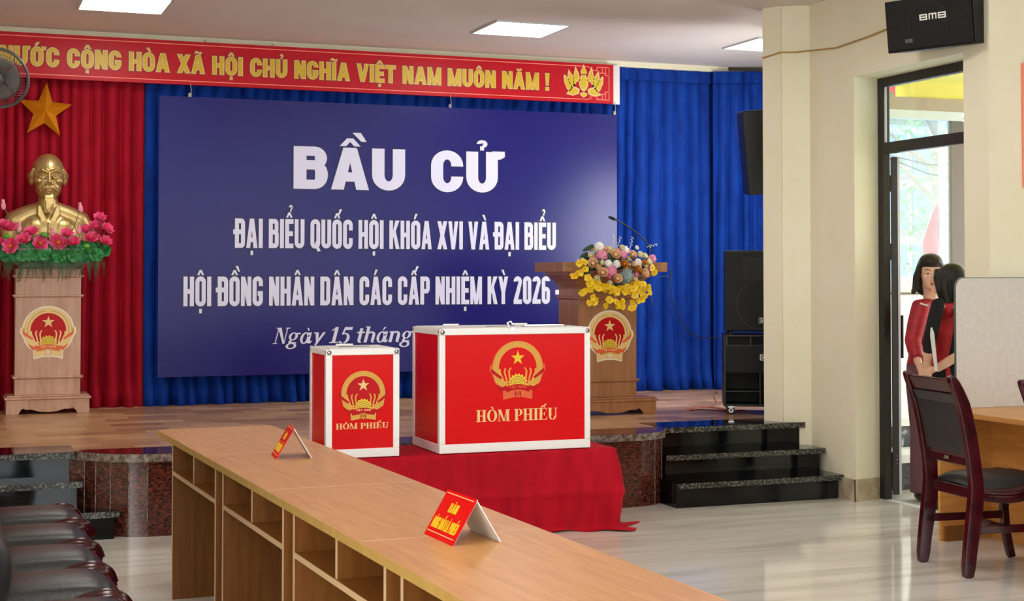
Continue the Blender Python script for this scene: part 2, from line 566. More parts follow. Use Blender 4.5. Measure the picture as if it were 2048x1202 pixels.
def sans(ch, w, t, h):
    b = ch
    if b == 'H':
        return w, [rect(0, 0, t, 1), rect(w - t, 0, w, 1), rect(t, .5 - h / 2, w - t, .5 + h / 2)]
    if b == 'I':
        return t, [rect(0, 0, t, 1)]
    if b == 'N':
        return w, [rect(0, 0, t * .92, 1), rect(w - t * .92, 0, w, 1), poly((0, 1), (0, .9), (w - t, 0), (w, 0), (w, .1), (t, 1))]
    if b == 'M':
        W = w * 1.28
        c = W / 2
        return W, [rect(0, 0, t * .85, 1), rect(W - t * .85, 0, W, 1), poly((0, 1), (c - t * .45, 0), (c + t * .3, 0), (t, 1)),
                   poly((W, 1), (W - t, 1), (c - t * .3, 0), (c + t * .45, 0))]
    if b == 'A':
        W = w * 1.12
        c = W / 2
        return W, [poly((0, 0), (t, 0), (c + t * .25, 1), (c - t * .55, 1)), poly((W, 0), (W - t, 0), (c - t * .25, 1), (c + t * .55, 1)),
                   rect(t * .8, .2, W - t * .8, .2 + h)]
    if b == 'V':
        W = w * 1.08
        c = W / 2
        return W, [poly((0, 1), (t, 1), (c + t * .25, 0), (c - t * .5, 0)), poly((W, 1), (W - t, 1), (c - t * .25, 0), (c + t * .5, 0))]
    if b == 'X':
        W = w * 1.08
        return W, [poly((0, 0), (t * 1.05, 0), (W, 1), (W - t * 1.05, 1)), poly((W, 0), (W - t * 1.05, 0), (0, 1), (t * 1.05, 1))]
    if b == 'K':
        W = w * 1.08
        return W, [rect(0, 0, t, 1), poly((t * .9, .32), (t * .9, .55), (W - t * 1.1, 1), (W, 1)), poly((W + t * .05, 0), (W - t, 0), (t * 1.05, .56), (t * 1.75, .66))]
    if b == 'Y':
        W = w * 1.06
        c = W / 2
        return W, [rect(c - t / 2, 0, c + t / 2, .5), poly((0, 1), (t, 1), (c + t * .45, .42), (c - t * .5, .42)),
                   poly((W, 1), (W - t, 1), (c - t * .45, .42), (c + t * .5, .42))]
    if b == 'L':
        W = w * .8
        return W, [rect(0, 0, t, 1), rect(t, 0, W, h)]
    if b == 'E':
        W = w * .84
        return W, [rect(0, 0, t, 1), rect(t, 0, W, h), rect(t, 1 - h, W, 1), rect(t, .5 - h / 2, W * .93, .5 + h / 2)]
    if b == 'T':
        W = w * .94
        return W, [rect(0, 1 - h, W, 1), rect(W / 2 - t / 2, 0, W / 2 + t / 2, 1 - h)]
    if b == 'P':
        return w, [rect(0, 0, t, 1)] + bowl(t, w, .4, 1, t, h)
    if b == 'B':
        return w, [rect(0, 0, t, 1)] + bowl(t, w * .97, .47, 1, t * .95, h) + bowl(t, w, 0, .47 + h, t, h)
    if b == 'D':
        return w, [rect(0, 0, t, 1)] + bowl(t, w, 0, 1, t, h)
    if b == 'Đ':
        return w, [rect(0, 0, t, 1), rect(-t * .5, .47, t * 1.7, .47 + h)] + bowl(t, w, 0, 1, t, h)
    if b == 'U':
        ry = w * .48
        return w, [rect(0, ry, t, 1), rect(w - t, ry, w, 1), arc(w / 2, ry, w / 2, ry, w / 2 - t, ry - h, 180, 360)]
    if b in 'O0':
        W = w if b == 'O' else w * .92
        return W, ring(0, W, -.01, 1.01, t, h)
    if b == 'Q':
        return w, ring(0, w, -.01, 1.01, t, h) + [poly((w * .5, .2), (w * .62, .25), (w * 1.05, -.1), (w * .72, -.1))]
    if b == 'C':
        return w, ring(0, w, -.01, 1.01, t, h, (.36, .64))
    if b == 'G':
        return w, ring(0, w, -.01, 1.01, t, h, (.5, .68)) + [rect(w * .52, .5 - h, w, .5)]
    if b == '2':
        W = w * .92
        return W, [arc(W / 2, 1 - W * .48, W / 2, W * .5, W / 2 - t, W * .5 - h, 0, 180), rect(W - t, 1 - W * .6, W, 1 - W * .47),
                   poly((0, h * .8), (t * 1.2, h * .8), (W, 1 - W * .6), (W - t, 1 - W * .62)), rect(0, 0, W, h)]
    if b == '6':
        W = w * .92
        return W, ring(0, W, -.01, .62, t, h) + [rect(0, .3, t, 1 - W * .48), arc(W / 2, 1.01 - W * .48, W / 2, W * .48, W / 2 - t, W * .48 - h, 0, 180)]
    if b == '-':
        return w * .5, [rect(0, .34, w * .42, .5)]
    if b == '!':
        return t * 1.1, [poly((0, 1), (t * 1.1, 1), (t * .85, .3), (t * .25, .3)), rect(t * .1, 0, t, .18)]
    return w * .4, []


def serif(ch, w, t, h):
    if ch.islower() or ch.isdigit():
        W, pr = serif_low(ch, t, h)
        f = 1.46
        return W * f, [('p', [(a * f, b * f) for a, b in p[1]]) if p[0] == 'p' else ('a',) + tuple(q * f for q in p[1:7]) + p[7:] for p in pr]
    s = .09
    st = lambda x, y0=0.0, y1=1.0: [rect(x, y0, x + t, y1), rect(x - s, y0, x + t + s, y0 + h), rect(x - s, y1 - h, x + t + s, y1)]
    if ch == 'H':
        return .84, st(s) + st(.84 - s - t) + [rect(s + t, .47, .84 - s - t, .47 + h * 1.2)]
    if ch == 'I':
        return t + 2 * s, st(s)
    if ch == 'O':
        return .82, [arc(.41, .5, .41, .52, .41 - t, .46, 0, 180), arc(.41, .5, .41, .52, .41 - t, .46, 180, 360)]
    if ch == 'M':
        return 1.02, st(1.02 - s - t) + [rect(s, 0, s + h, 1), rect(0, 0, .26, h), rect(0, 1 - h, .2, 1), poly((s - .06, 1), (s + .17, 1), (.57, 0), (.46, 0)),
                                         poly((1.02 - s - t, 1), (1.02 - s - t + .05, 1), (.57, 0), (.5, 0))]
    if ch == 'P':
        return .68, st(s) + [rect(s + t, 1 - h, .42, 1), rect(s + t, .43, .42, .43 + h), arc(.42, .715, .26, .285, .26 - t * .95, .235, -90, 90)]
    if ch == 'E':
        return .72, st(s) + [rect(s + t, 1 - h, .66, 1), rect(s + t, 0, .68, h), rect(s + t, .48, .5, .48 + h), poly((.66, 1), (.58, 1), (.66, .74)), poly((.7, .28), (.58, 0), (.68, 0)),
                             rect(.46, .36, .51, .66)]
    if ch == 'U':
        return .8, [rect(s, .3, s + t, 1), rect(0, 1 - h, t + 2 * s, 1), rect(.8 - s - h * 1.3, .3, .8 - s, 1), rect(.8 - s - .16, 1 - h, .8, 1),
                    arc(.4, .3, .31, .32, .31 - t * .8, .26, 180, 360)]
    if ch == 'N':
        return .86, [rect(.12, 0, .18, 1), rect(.0, 0, .3, .05), rect(.0, .95, .26, 1), rect(.7, 0, .76, 1), rect(.6, .95, .9, 1), poly((.1, 1), (.32, 1), (.77, 0), (.64, 0))]
    return .26, []


def serif_low(ch, t, h):
    """slanted bold lower case and figures"""
    if ch == 'g':
        return .52, [arc(.22, .31, .2, .17, .2 - .11, .13, 0, 180), arc(.22, .31, .2, .17, .2 - .11, .13, 180, 360), rect(.36, .4, .52, .46),
                     poly((.1, .16), (.2, .17), (.16, .04), (.06, .06)), poly((.06, .1), (.07, .02), (.4, -.03), (.42, .05)),
                     arc(.22, -.1, .24, .13, .13, .09, 0, 180), arc(.22, -.1, .24, .13, .13, .09, 180, 360)]
    if ch == 'a':
        return .54, [arc(.21, .23, .21, .25, .09, .2, 0, 180), arc(.21, .23, .21, .25, .09, .2, 180, 360), rect(.32, .02, .46, .47), poly((.4, .0), (.5, .0), (.57, .1), (.42, .12))]
    if ch == 'y':
        return .5, [poly((.06, .47), (.2, .47), (.3, .0), (.2, .0)), poly((.4, .47), (.52, .47), (.22, -.1), (.14, -.06)), arc(.1, -.1, .12, .13, .06, .08, 180, 330), rect(.0, .42, .2, .47)]
    if ch == 't':
        return .34, [rect(.1, .1, .24, .62), rect(.0, .41, .36, .47), arc(.24, .12, .14, .13, .02, .06, 180, 300)]
    if ch in 'hn':
        top = .7 if ch == 'h' else .47
        return .56, [rect(.04, 0, .18, top), rect(-.02, top - .05, .16, top), arc(.3, .31, .2, .17, .07, .11, 0, 140), rect(.36, .08, .5, .32), arc(.46, .09, .1, .1, .02, .05, 180, 320)]
    if ch == '1':
        return .46, [rect(.17, 0, .32, .68), poly((.04, .56), (.08, .52), (.3, .68), (.24, .7)), rect(.06, 0, .44, .045)]
    if ch == '5':
        return .5, [rect(.12, .56, .48, .68), poly((.12, .68), (.19, .68), (.14, .36), (.05, .36)), arc(.2, .2, .25, .23, .11, .18, -80, 110), arc(.12, .08, .14, .1, .05, .04, 180, 290)]
    return .26, []


def marks(ds, cx, w, k, cap=1.0):
    """accents above / below a letter centred on cx"""
    out = []
    ms = set(ds)
    y = cap + .06
    if '\u0302' in ms:
        a, b = .2 * k, .11 * k
        out += [poly((cx - a, y), (cx - a + b, y), (cx + b * .45, y + .17), (cx - b * .55, y + .17)), poly((cx + a, y), (cx + a - b, y), (cx - b * .45, y + .17), (cx + b * .55, y + .17))]
        sx, sy = cx + .2 * k, y + .12
    else:
        sx, sy = cx, y
    if '\u0300' in ms:
        out.append(poly((sx - .13 * k, sy + .19), (sx + .02 * k, sy + .19), (sx + .13 * k, sy), (sx + .04 * k, sy)))
    if '\u0301' in ms:
        out.append(poly((sx + .13 * k, sy + .19), (sx - .02 * k, sy + .19), (sx - .13 * k, sy), (sx - .04 * k, sy)))
    if '\u0309' in ms:
        if '\u0302' in ms:
            sy = y + .2
            sx = cx + .1 * k
        r = .11 * k
        out += [arc(sx, sy + .15, r, .085, r * .4, .03, -80, 180), rect(sx - r * .3, sy, sx + r * .3, sy + .08)]
    if '\u0303' in ms:
        n = 8
        for i in range(n):
            f = lambda q: (cx + (q / n - .5) * .42 * k, y + .08 + .035 * math.sin(q / n * 2 * PI))
            (xa, ya), (xb, yb) = f(i), f(i + 1)
            out.append(poly((xa, ya - .045), (xb, yb - .045), (xb, yb + .045), (xa, ya + .045)))
    if '\u0306' in ms:
        out.append(arc(cx, y + .15, .19 * k, .14, .1 * k, .07, 180, 360))
    if '\u0323' in ms:
        q = .075 * k
        out.append(rect(cx - q, -.24, cx + q, -.1))
    if '\u031b' in ms:
        out.append(poly((cx + w / 2 - .02, .84), (cx + w / 2 + .06 * k, .84), (cx + w / 2 + .16 * k, .9), (cx + w / 2 + .16 * k, 1.02), (cx + w / 2 - .1 * k, 1.02)))
    return out


def layout(text, fn, w, t, h, track=.1, space=.35, k=None, xh=None):
    x = 0
    prims = []
    for ch in text:
        if ch == ' ':
            x += space
            continue
        if ch == 'Đ':
            base, ds = 'Đ', ''
        else:
            q = unicodedata.normalize('NFD', ch)
            base, ds = q[0], q[1:]
        W, pr = fn(base, w, t, h)
        cap = .72 if base.islower() else 1.0
        pr = pr + marks(ds, W / 2, W, (k if k else W / .6), cap)
        for p in pr:
            if p[0] == 'p':
                prims.append(('p', [(a + x, b) for a, b in p[1]]))
            else:
                prims.append(('a', p[1] + x) + p[2:])
        if '\u031b' in ds:
            x += .1 * (k if k else W / .6)
        x += W + track
    return prims, x - track


def polys(prims, d=0.0, sxy=1.0):
    """flatten to convex polygons, grown by d (in cap heights; sxy = x scale so growth stays even)"""
    out = []
    dx = d / sxy
    for p in prims:
        if p[0] == 'p':
            pts = p[1]
            if d:
                A = sum(pts[i][0] * pts[(i + 1) % len(pts)][1] - pts[(i + 1) % len(pts)][0] * pts[i][1] for i in range(len(pts)))
                if A < 0:
                    pts = pts[::-1]
                n = len(pts)
                q = []
                for i in range(n):
                    a, b, c = Vector(pts[i - 1]), Vector(pts[i]), Vector(pts[(i + 1) % n])
                    e1, e2 = (b - a).normalized(), (c - b).normalized()
                    n1, n2 = Vector((e1.y, -e1.x)), Vector((e2.y, -e2.x))
                    m_ = n1 + n2
                    m_ = m_.normalized() / max(.45, math.sqrt(max(1e-6, (1 + n1.dot(n2)) / 2)))
                    q.append((b.x + m_.x * dx, b.y + m_.y * d))
                pts = q
            out.append(pts)
        else:
            _, cx, cy, ro, rq, ri, rj, a0, a1 = p
            ro, rq, ri, rj = ro + dx, rq + d, max(ri - dx, .004), max(rj - d, .004)
            n = max(3, int(abs(a1 - a0) / 15))
            for i in range(n):
                a, b = R(a0 + (a1 - a0) * i / n), R(a0 + (a1 - a0) * (i + 1) / n)
                out.append([(cx + ro * math.cos(a), cy + rq * math.sin(a)), (cx + ro * math.cos(b), cy + rq * math.sin(b)),
                            (cx + ri * math.cos(b), cy + rj * math.sin(b)), (cx + ri * math.cos(a), cy + rj * math.sin(a))])
    return out


def letters(mb, pl, o, u, v, n, t0, t1, sx, sy, shear=0.0):
    """a thin raised sheet for every polygon: front face and rim"""
    for i_, pts in enumerate(pl):
        t1_ = t1 + (i_ % 23) * 5e-5      # a hair's breadth apart, so that overlapping strokes never share a plane
        q = [((a + shear * b) * sx, b * sy) for a, b in pts]
        A = sum(q[i][0] * q[(i + 1) % len(q)][1] - q[(i + 1) % len(q)][0] * q[i][1] for i in range(len(q)))
        if abs(A) < 1e-9:
            continue
        if A < 0:
            q = q[::-1]
        mb.prism(q, o, u, v, n, t0, t1_)


def write(name, text, parent, o, u, v, n, width, cap, m, fn=sans, w=.6, t=.2, h=.17, depth=.004, base=0.001, grow=0.0,
          track=.1, space=.35, k=None, shear=0.0, mark_extra=0.0):
    pr, W = layout(text, fn, w, t, h, track, space, k)
    sx = width / W
    mb = MB()
    letters(mb, polys(pr, grow, sx / cap), o, u, v, n, base, base + depth, sx, cap, shear)
    return mb.out(name, m, parent)


UX, UZ, NY = Vector((1, 0, 0)), Vector((0, 0, 1)), Vector((0, -1, 0))

# ------------------------------------------------------------------ setting: room shell
HS = 0.475          # stage height
ZC = 3.40           # ceiling
WX = 5.62           # inner face of the door wall

mb = MB()
mb.bx(-4, 9.0, -3, 9.6, -0.12, 0)
struct(mb.out('floor', M['floor']))

mb = MB()   # ceiling slab outline: hall, stage recess and the bay right of the door
pl = [(-4, -3), (9, -3), (9, 7.03), (WX + .26, 7.03), (WX + .26, 9.25), (6.1, 9.25), (6.75, 10.2), (7.4, 11.7), (7.4, 12.2), (-4, 12.2)]
mb.prism(pl, (0, 0, ZC), UX, (0, 1, 0), UZ, 0, 0.12)
struct(mb.out('ceiling', M['ceiling']))

mb = MB()
mb.bx(-4, 7.5, 12.05, 12.2, 0, ZC)
struct(mb.out('wall_back', M['wall']))

# door wall: pieces left of, above and right of the opening
OY0, OY1, OZ = 7.262, 8.405, 2.83
mb = MB()
mb.prism([(WX, OY1), (WX + .22, 8.46), (WX + .26, 8.46), (WX + .26, 9.02), (WX, 9.02)], (0, 0, 0), UX, (0, 1, 0), UZ, 0, ZC)
mb.prism([(WX, OY0), (WX, OY1), (WX + .22, 8.4595), (WX + .2595, 8.4595), (WX + .2595, OY0)], (0, 0, 0), UX, (0, 1, 0), UZ, OZ, ZC)
mb.bx(WX, WX + .26, 7.04, OY0, 0, ZC)
struct(mb.out('wall_right', M['wall']))
mb = MB()   # slanted pilaster between stage and door wall
mb.prism([(5.43, 9.27), (5.372, 9.172), (5.438, 9.032), (5.456, 9.048), (5.53, 8.99), (5.62, 8.95), (5.88, 8.95), (5.88, 9.25), (6.1, 9.28), (6.1, 9.4), (5.75, 9.3)],
         (0, 0, 0), UX, (0, 1, 0), UZ, 0, ZC)
struct(mb.out('wall_pilaster', M['wall']))
mb = MB()
mb.prism([(6.1, 9.28), (6.75, 10.2), (7.4, 11.7), (7.4, 12.2), (7.55, 12.2), (7.55, 11.7), (6.87, 10.13), (6.2, 9.2)], (0, 0, 0), UX, (0, 1, 0), UZ, 0, ZC)
struct(mb.out('wall_recess', M['wall']))
mb = MB()
mb.bx(WX + .002, 9, 7.03, 7.255, 0, ZC)
mb.bx(8.9, 9, -3, 7.03, 0, ZC)
struct(mb.out('wall_front_bay', M['wall']))
# rear wall of the hall, behind the camera, with a row of wide windows
mb = MB()
mb.bx(-4, 9, -3.2, -3, 0, .9)
mb.bx(-4, 9, -3.2, -3, 2.6, ZC)
for a, b in ((-4, -3.2), (-.6, .2), (2.8, 3.6), (6.2, 7.0)):
    mb.bx(a, b, -3.2, -3, .9, 2.6)
struct(mb.out('wall_rear', M['wall']))
# left wall with three window openings
mb = MB()
mb.bx(-4.2, -4, -3, 12.2, 0, .75)
mb.bx(-4.2, -4, -3, 12.2, 2.75, ZC)
for a, b in ((-3, -.6), (1.4, 12.2)):
    mb.bx(-4.2, -4, a, b, .75, 2.75)
struct(mb.out('wall_left', M['wall']))
for i, yy in enumerate((.4,)):
    mb = MB()
    for a, b, c, d in ((yy - 1, yy + 1, .75, .81), (yy - 1, yy + 1, 2.69, 2.75), (yy - 1, yy - .94, .81, 2.69), (yy + .94, yy + 1, .81, 2.69), (yy - .03, yy + .03, .81, 2.69)):
        mb.bx(-4.14, -4.08, a, b, c, d)
    struct(mb.out('window_%d' % (i + 2), M['white_alu']))

# skirting
mb = MB()
mb.bx(WX - .015, WX + .0, OY1 - .012, 8.56, 0, .145)
mb.prism([(WX - .015, OY1 - .016), (WX + .215, OY1 + .043), (WX + .215, OY1 + .06), (WX - .015, OY1)], (0, 0, 0), UX, (0, 1, 0), UZ, 0, .145)
struct(mb.out('baseboard_right', M['skirting']), 'structure')

# ------------------------------------------------------------------ stage and stairs
FY = 8.68
outline = [(-4, 9.3), (-4, 8.97), (.67, 8.97), (.70, 8.92), (.76, 8.85), (.84, 8.78), (.94, 8.72), (1.05, 8.685), (1.2, FY),
           (4.05, FY), (4.2, 8.69), (4.32, 8.73), (4.41, 8.80), (4.46, 8.90), (4.47, 8.97), (5.62, 8.97), (5.62, 9.3)]


def inset(pts, d):
    """move the front line back by d"""
    out = []
    for i, (x, y) in enumerate(pts):
        if i in (0, len(pts) - 1):
            out.append((x, y))
            continue
        a, b = Vector(pts[i - 1]), Vector(pts[i + 1])
        t = (b - a).normalized()
        out.append((x - t.y * d, y + t.x * d))
    return out


ci = [(x, y) for x, y in outline[2:15]]
mb = MB()      # red granite face of the stage
mb.prism(inset(ci, .03) + [(4.44, 9.4), (.60, 9.4), (.60, 9.0)], (0, 0, 0), UX, (0, 1, 0), UZ, 0, HS - .045)
struct(mb.out('stage_front', M['red_granite']))
mb = MB()      # thin joints in the curved cladding
for px, py in inset(ci, .027)[1:6] + inset(ci, .027)[9:12]:
    mb.bx(px - .003, px + .003, py - .002, py + .004, 0, HS - .045)
struct(mb.out('stage_front_joint', M['granite_edge']))
mb = MB()      # polished slab along the front edge
mb.prism(ci + [(4.47, 9.02), (.67, 9.02)], (0, 0, 0), UX, (0, 1, 0), UZ, HS - .045, HS)
struct(mb.out('stage_edge_slab', M['granite_edge']))
mb = MB()
mb.prism(inset(ci, .012) + [(4.47, 9.04), (.67, 9.04)], (0, 0, 0), UX, (0, 1, 0), UZ, HS - .01, HS + .002)
struct(mb.out('stage_border', M['red_granite']))
mb = MB()
SP = [(-4, 8.99), (5.6, 8.99), (5.6, 9.25), (6.08, 9.3), (6.72, 10.2), (7.38, 11.7), (7.38, 12.05), (-4, 12.05)]
mb.prism(SP, (0, 0, 0), UX, (0, 1, 0), UZ, HS - .2, HS)
struct(mb.out('stage_floor', M['stage_tile']))
mb = MB()
mb.prism([(-4, 9.3), (6.08, 9.32)] + SP[4:], (0, 0, 0), UX, (0, 1, 0), UZ, 0, HS - .2)
struct(mb.out('stage_core', M['black_granite']))


def stairs(name, x0, x1, rows):
    """rows: (nosing y, tread top z, x0, x1)"""
    tr, nb = MB(), MB()
    for i, (ny, z, a, b) in enumerate(rows):
        back = 9.32
        zb = 0 if i == 0 else rows[i - 1][1]
        tr.bx(a + (.0), b - .03, ny + .025, back, 0 if i == 0 else zb - .002, z - .038)
        tr.bx(a, b, ny + .004, back, z - .036, z)
        nb.bx(a, b, ny, ny + .0042, z - .036, z - .001)
        nb.bx(b - .003, b + .001, ny, ny + .3, z - .036, z - .001)
    o = struct(tr.out(name, M['black_granite']))
    e = nb.out('nosing', M['black_edge'], o)
    return o


stairs('stairs_right', 0, 0, [(8.545, .16, 4.37, 5.615), (8.745, .318, 4.39, 5.60), (8.955, HS + .001, 4.46, 5.57)])
stairs('stairs_left', 0, 0, [(8.69, .16, -4, .90), (8.83, .318, -4, .705), (8.95, HS + .001, -4, .67)])

# ------------------------------------------------------------------ curtains
rc = random.Random(3)


def pleats(x0, x1, period, amp, seed):
    """returns a function x -> depth of the folds with uneven spacing"""
    r = random.Random(seed)
    kn = [x0 - period]
    while kn[-1] < x1 + period:
        kn.append(kn[-1] + period * r.uniform(.65, 1.35))
    am = [amp * r.uniform(.5, 1.15) for _ in kn]

    def f(x):
        for i in range(len(kn) - 1):
            if kn[i] <= x < kn[i + 1]:
                t = (x - kn[i]) / (kn[i + 1] - kn[i])
                s = math.sin(t * PI)
                return am[i] * (s ** .7) - amp * .5
        return 0
    return f


def curtain(name, p0, p1, z0, z1, m, period, amp, seed, label, head=False, sway=0.0, puddle=.06):
    p0, p1 = Vector(p0), Vector(p1)
    L = (p1 - p0).length
    d = (p1 - p0).normalized()
    n = Vector((d.y, -d.x, 0))
    f = pleats(0, L, period, amp, seed)
    root = thing(name, (p0.x, p0.y, z0), label, 'curtain')
    nu = int(L / .011)
    r = random.Random(seed + 1)
    ph = [r.uniform(0, 6) for _ in range(4)]

    def fn(a, b):
        s = a * L
        z = z0 + (z1 - z0) * b
        low = max(0, 1 - (z - z0) / .28)
        mid = max(0, 1 - (z - z0) / 1.8)
        ss = s + sway * (1 - b) * math.sin(s * 2.1 + ph[0]) + .02 * mid * math.sin(s * 9 + ph[1])
        dep = f(min(max(ss, 0), L)) * (.6 + .55 * (1 - b)) + low ** 2 * puddle * (1 + .6 * math.sin(s * 23 + ph[2]))
        if head:
            dep *= .25 + .75 * min(1, (z1 - z) / .12)
        q = p0 + d * s + n * dep
        wob = low ** 2 * .03 * math.sin(s * 31 + ph[3])
        return (q.x, q.y, z + (wob if b > 0 else 0))
    mb = MB()
    mb.grid(nu, 26, fn)
    mb.out('drape', m, root, smooth=True, solid=.006)
    if head:
        mb = MB()
        g = pleats(0, L, period, amp * .35, seed)
        mb.grid(int(L / .02), 4, lambda a, b: ((p0 + d * a * L + n * (g(a * L) + .035)).x, (p0 + d * a * L + n * (g(a * L) + .035)).y, z1 - .1 + .105 * b))
        mb.out('pleated_heading', m, root, smooth=False, solid=.004)
    return root


curtain('red_curtain', (-1.6, 11.95, 0), (1.40, 11.95, 0), HS, 3.3, M['red_curtain'], .10, .095, 11,
        'red velvet curtain hanging behind the golden bust and star')
curtain('blue_curtain', (1.41, 11.96, 0), (6.50, 11.95, 0), HS, 3.345, M['blue_curtain'], .108, .095, 21,
        'wide blue velvet curtain behind the navy backdrop board and lectern', head=True, sway=.05)
curtain('blue_curtain', (6.44, 11.885, 0), (7.25, 11.58, 0), HS, 3.345, M['blue_curtain'], .11, .085, 31,
        'narrow blue velvet curtain panel behind the stacked loudspeakers', head=True, sway=.03)

mb = MB()
mb.bx(-4, 6.6, 11.875, 12.05, 3.352, ZC)
struct(mb.out('trim_1', M['wall']))

# ------------------------------------------------------------------ ceiling lights
for (cx_, lab) in ((1.10, 'square recessed ceiling light above the left end of the red slogan banner'),
                   (4.06, 'square recessed ceiling light above the lotus end of the red banner'),
                   (6.28, 'square ceiling light cut off by the cream pilaster')):
    t = thing('ceiling_light', (cx_, 10.57, ZC), lab, 'ceiling light', 'square LED ceiling panels')
    mb = MB()
    for a, b, c, d in ((-.3, .3, -.3, -.285), (-.3, .3, .285, .3), (-.3, -.285, -.285, .285), (.285, .3, -.285, .285)):
        mb.bx(a, b, c, d, -.012, .004)
    mb.out('rim', M['led_rim'], t, rel=False)
    mb = MB()
    mb.bx(-.285, .285, -.285, .285, -.008, .002)
    mb.out('diffuser', M['panel_light'], t, rel=False)
    t0_ = t
for x in (-1.9, 1.1, 4.06):
    for y in (7.2, 3.9, .6):
        dup(t0_, (x, y, ZC), 0, 'square recessed ceiling light over the hall, in front of the stage and out of frame')

# ------------------------------------------------------------------ banner
BY = 11.80
t = thing('slogan_banner', (2.0, BY, 3.0), 'long red slogan banner with gold lettering hung under the ceiling', 'banner')
mb = MB()
mb.bx(-1.2, 5.412, BY, BY + .04, 3.008, 3.352)
mb.out('panel', M['banner_red'], t)
mb = MB()
mb.bx(-1.2, 5.492, BY + .042, BY + .05, 3.01, 3.356)
mb.out('backing_board', M['white_board'], t)
mb = MB()
o = Vector((0, BY, 0))
za, zb, xe = 3.040, 3.322, 5.365
mb.bx(-1.2, 5.17, BY - .003, BY, zb, zb + .006)
mb.bx(-1.2, 5.17, BY - .003, BY, za - .006, za)
mb.bx(xe, xe + .006, BY - .003, BY, 3.10, 3.265)
for s, z in ((1, za), (-1, zb)):     # fretted corners
    for (a, b, c, d) in ((5.17, 5.2, .0, .006), (5.19, 5.196, .0, .03), (5.19, 5.25, .026, .032), (5.25, 5.256, .0, .032), (5.25, 5.37, -.004, .002), (5.30, 5.306, 0, .05),
                         (5.28, 5.345, .046, .052), (5.33, 5.336, .0, .07), (5.335, 5.372, .066, .072), (5.365, 5.371, -.004, .07)):
        q0, q1 = sorted((z + s * c, z + s * d))
        mb.bx(a, b, BY - .003, BY, q0, q1)
mb.out('fret_border', M['banner_line'], t)


def xz(p):
    return (p.x, p.z)


a0, a1 = at_y(1, 88, BY), at_y(1098, 148, BY)
zb_, zt_ = 3.098, 3.243
zb_ = (at_y(560, 155, BY).z + at_y(1085, 180.5, BY).z) / 2
zt_ = (at_y(540, 117, BY).z + at_y(1085, 148, BY).z) / 2
TXT = 'NƯỚC CỘNG HÒA XÃ HỘI CHỦ NGHĨA VIỆT NAM MUÔN NĂM !'
kw = dict(w=.74, t=.27, h=.2, track=.1, space=.4, k=.95)
org = Vector((a0.x, BY, zb_))
write('lettering_shadow', TXT, t, org, UX, UZ, NY, a1.x - a0.x, zt_ - zb_, M['banner_dark'], grow=.055, base=0, depth=.002, **kw)  # dark printed outline behind the gold letters
write('lettering_rim', TXT, t, org, UX, UZ, NY, a1.x - a0.x, zt_ - zb_, M['banner_pale'], grow=.02, base=.001, depth=.003, **kw)
write('lettering', TXT, t, org, UX, UZ, NY, a1.x - a0.x, zt_ - zb_, M['banner_gold'], grow=-.018, base=.002, depth=.004, **kw)


def smooth_loop(pts, n=5):
    out = []
    N = len(pts)
    for i in range(N):
        p0, p1, p2, p3 = [Vector(pts[(i + j - 1) % N]) for j in range(4)]
        for k in range(n):
            u_ = k / n
            out.append(tuple(.5 * ((2 * p1) + (p2 - p0) * u_ + (2 * p0 - 5 * p1 + 4 * p2 - p3) * u_ * u_ + (3 * p1 - p0 - 3 * p2 + p3) * u_ ** 3)))
    return out


def smooth_path(pts, n=4):
    out = []
    N = len(pts)
    for i in range(N - 1):
        p0, p1, p2, p3 = [Vector(pts[max(0, min(N - 1, i + j - 1))]) for j in range(4)]
        for k in range(n):
            u_ = k / n
            out.append(tuple(.5 * ((2 * p1) + (p2 - p0) * u_ + (2 * p0 - 5 * p1 + 4 * p2 - p3) * u_ * u_ + (3 * p1 - p0 - 3 * p2 + p3) * u_ ** 3)))
    out.append(tuple(pts[-1]))
    return out


# lotus drawing at the banner's end (petals drawn in units, mirrored)
lo = thing  # alias unused
LC, LS = at_y(1167, 166, BY), .00925 / 2.0
lot_d, lot_p, lot_g = MB(), MB(), MB()


def petal2d(pts, d_in=.78):
    c = sum((Vector(p) for p in pts), Vector((0, 0))) / len(pts)
    for mbx, sc, z0, z1 in ((lot_d, 1.09, 0, .002), (lot_p, 1.0, .001, .0035), (lot_g, d_in, .002, .005)):
        q = [((c.x + (a - c.x) * sc) * LS, (c.y + (b - c.y) * sc) * LS) for a, b in pts]
        mbx.prism(q, (LC.x, BY, LC.z), UX, UZ, NY, z0, z1)


for sgn in (-1, 1):
    for p_ in ([(22, -14), (26, 0), (38, 14), (41, 13), (40, 0), (34, -13), (28, -18)],
               [(17, -5), (19, 8), (31, 25), (33, 12), (32, -2), (24, -12)],
               [(7, 4), (10, 18), (17, 32), (20, 18), (24, -4), (19, -8), (14, 2)],
               [(8, -12), (16, -8), (24, -9), (32, -18), (36, -22), (22, -25), (10, -21)]):
        petal2d([(a * sgn, b) for a, b in p_], .72)
petal2d([(-7, 20), (0, 36), (7, 20), (0, 12)], .7)
petal2d(smooth_loop([(0, 19), (9, 6), (8, -8), (0, -16), (-8, -8), (-9, 6)], 3), .8)
petal2d([(-8, -20), (0, -17), (8, -20), (6, -24), (0, -28), (-6, -24)], .7)
lot_d.out('lotus_outline', M['banner_dark'], t)
lot_p.out('lotus_drawing', M['banner_pale'], t)
lot_g.out('lotus_fill', M['banner_gold'], t)
for px in (545, 410):     # wire hooks along the banner's top edge
    mb = MB()
    p = at_y(px, 90, BY)
    mb.bx(p.x - .008, p.x + .008, BY + .005, BY + .03, 3.352, 3.372)
    mb.out('hook', M['chrome'], t)

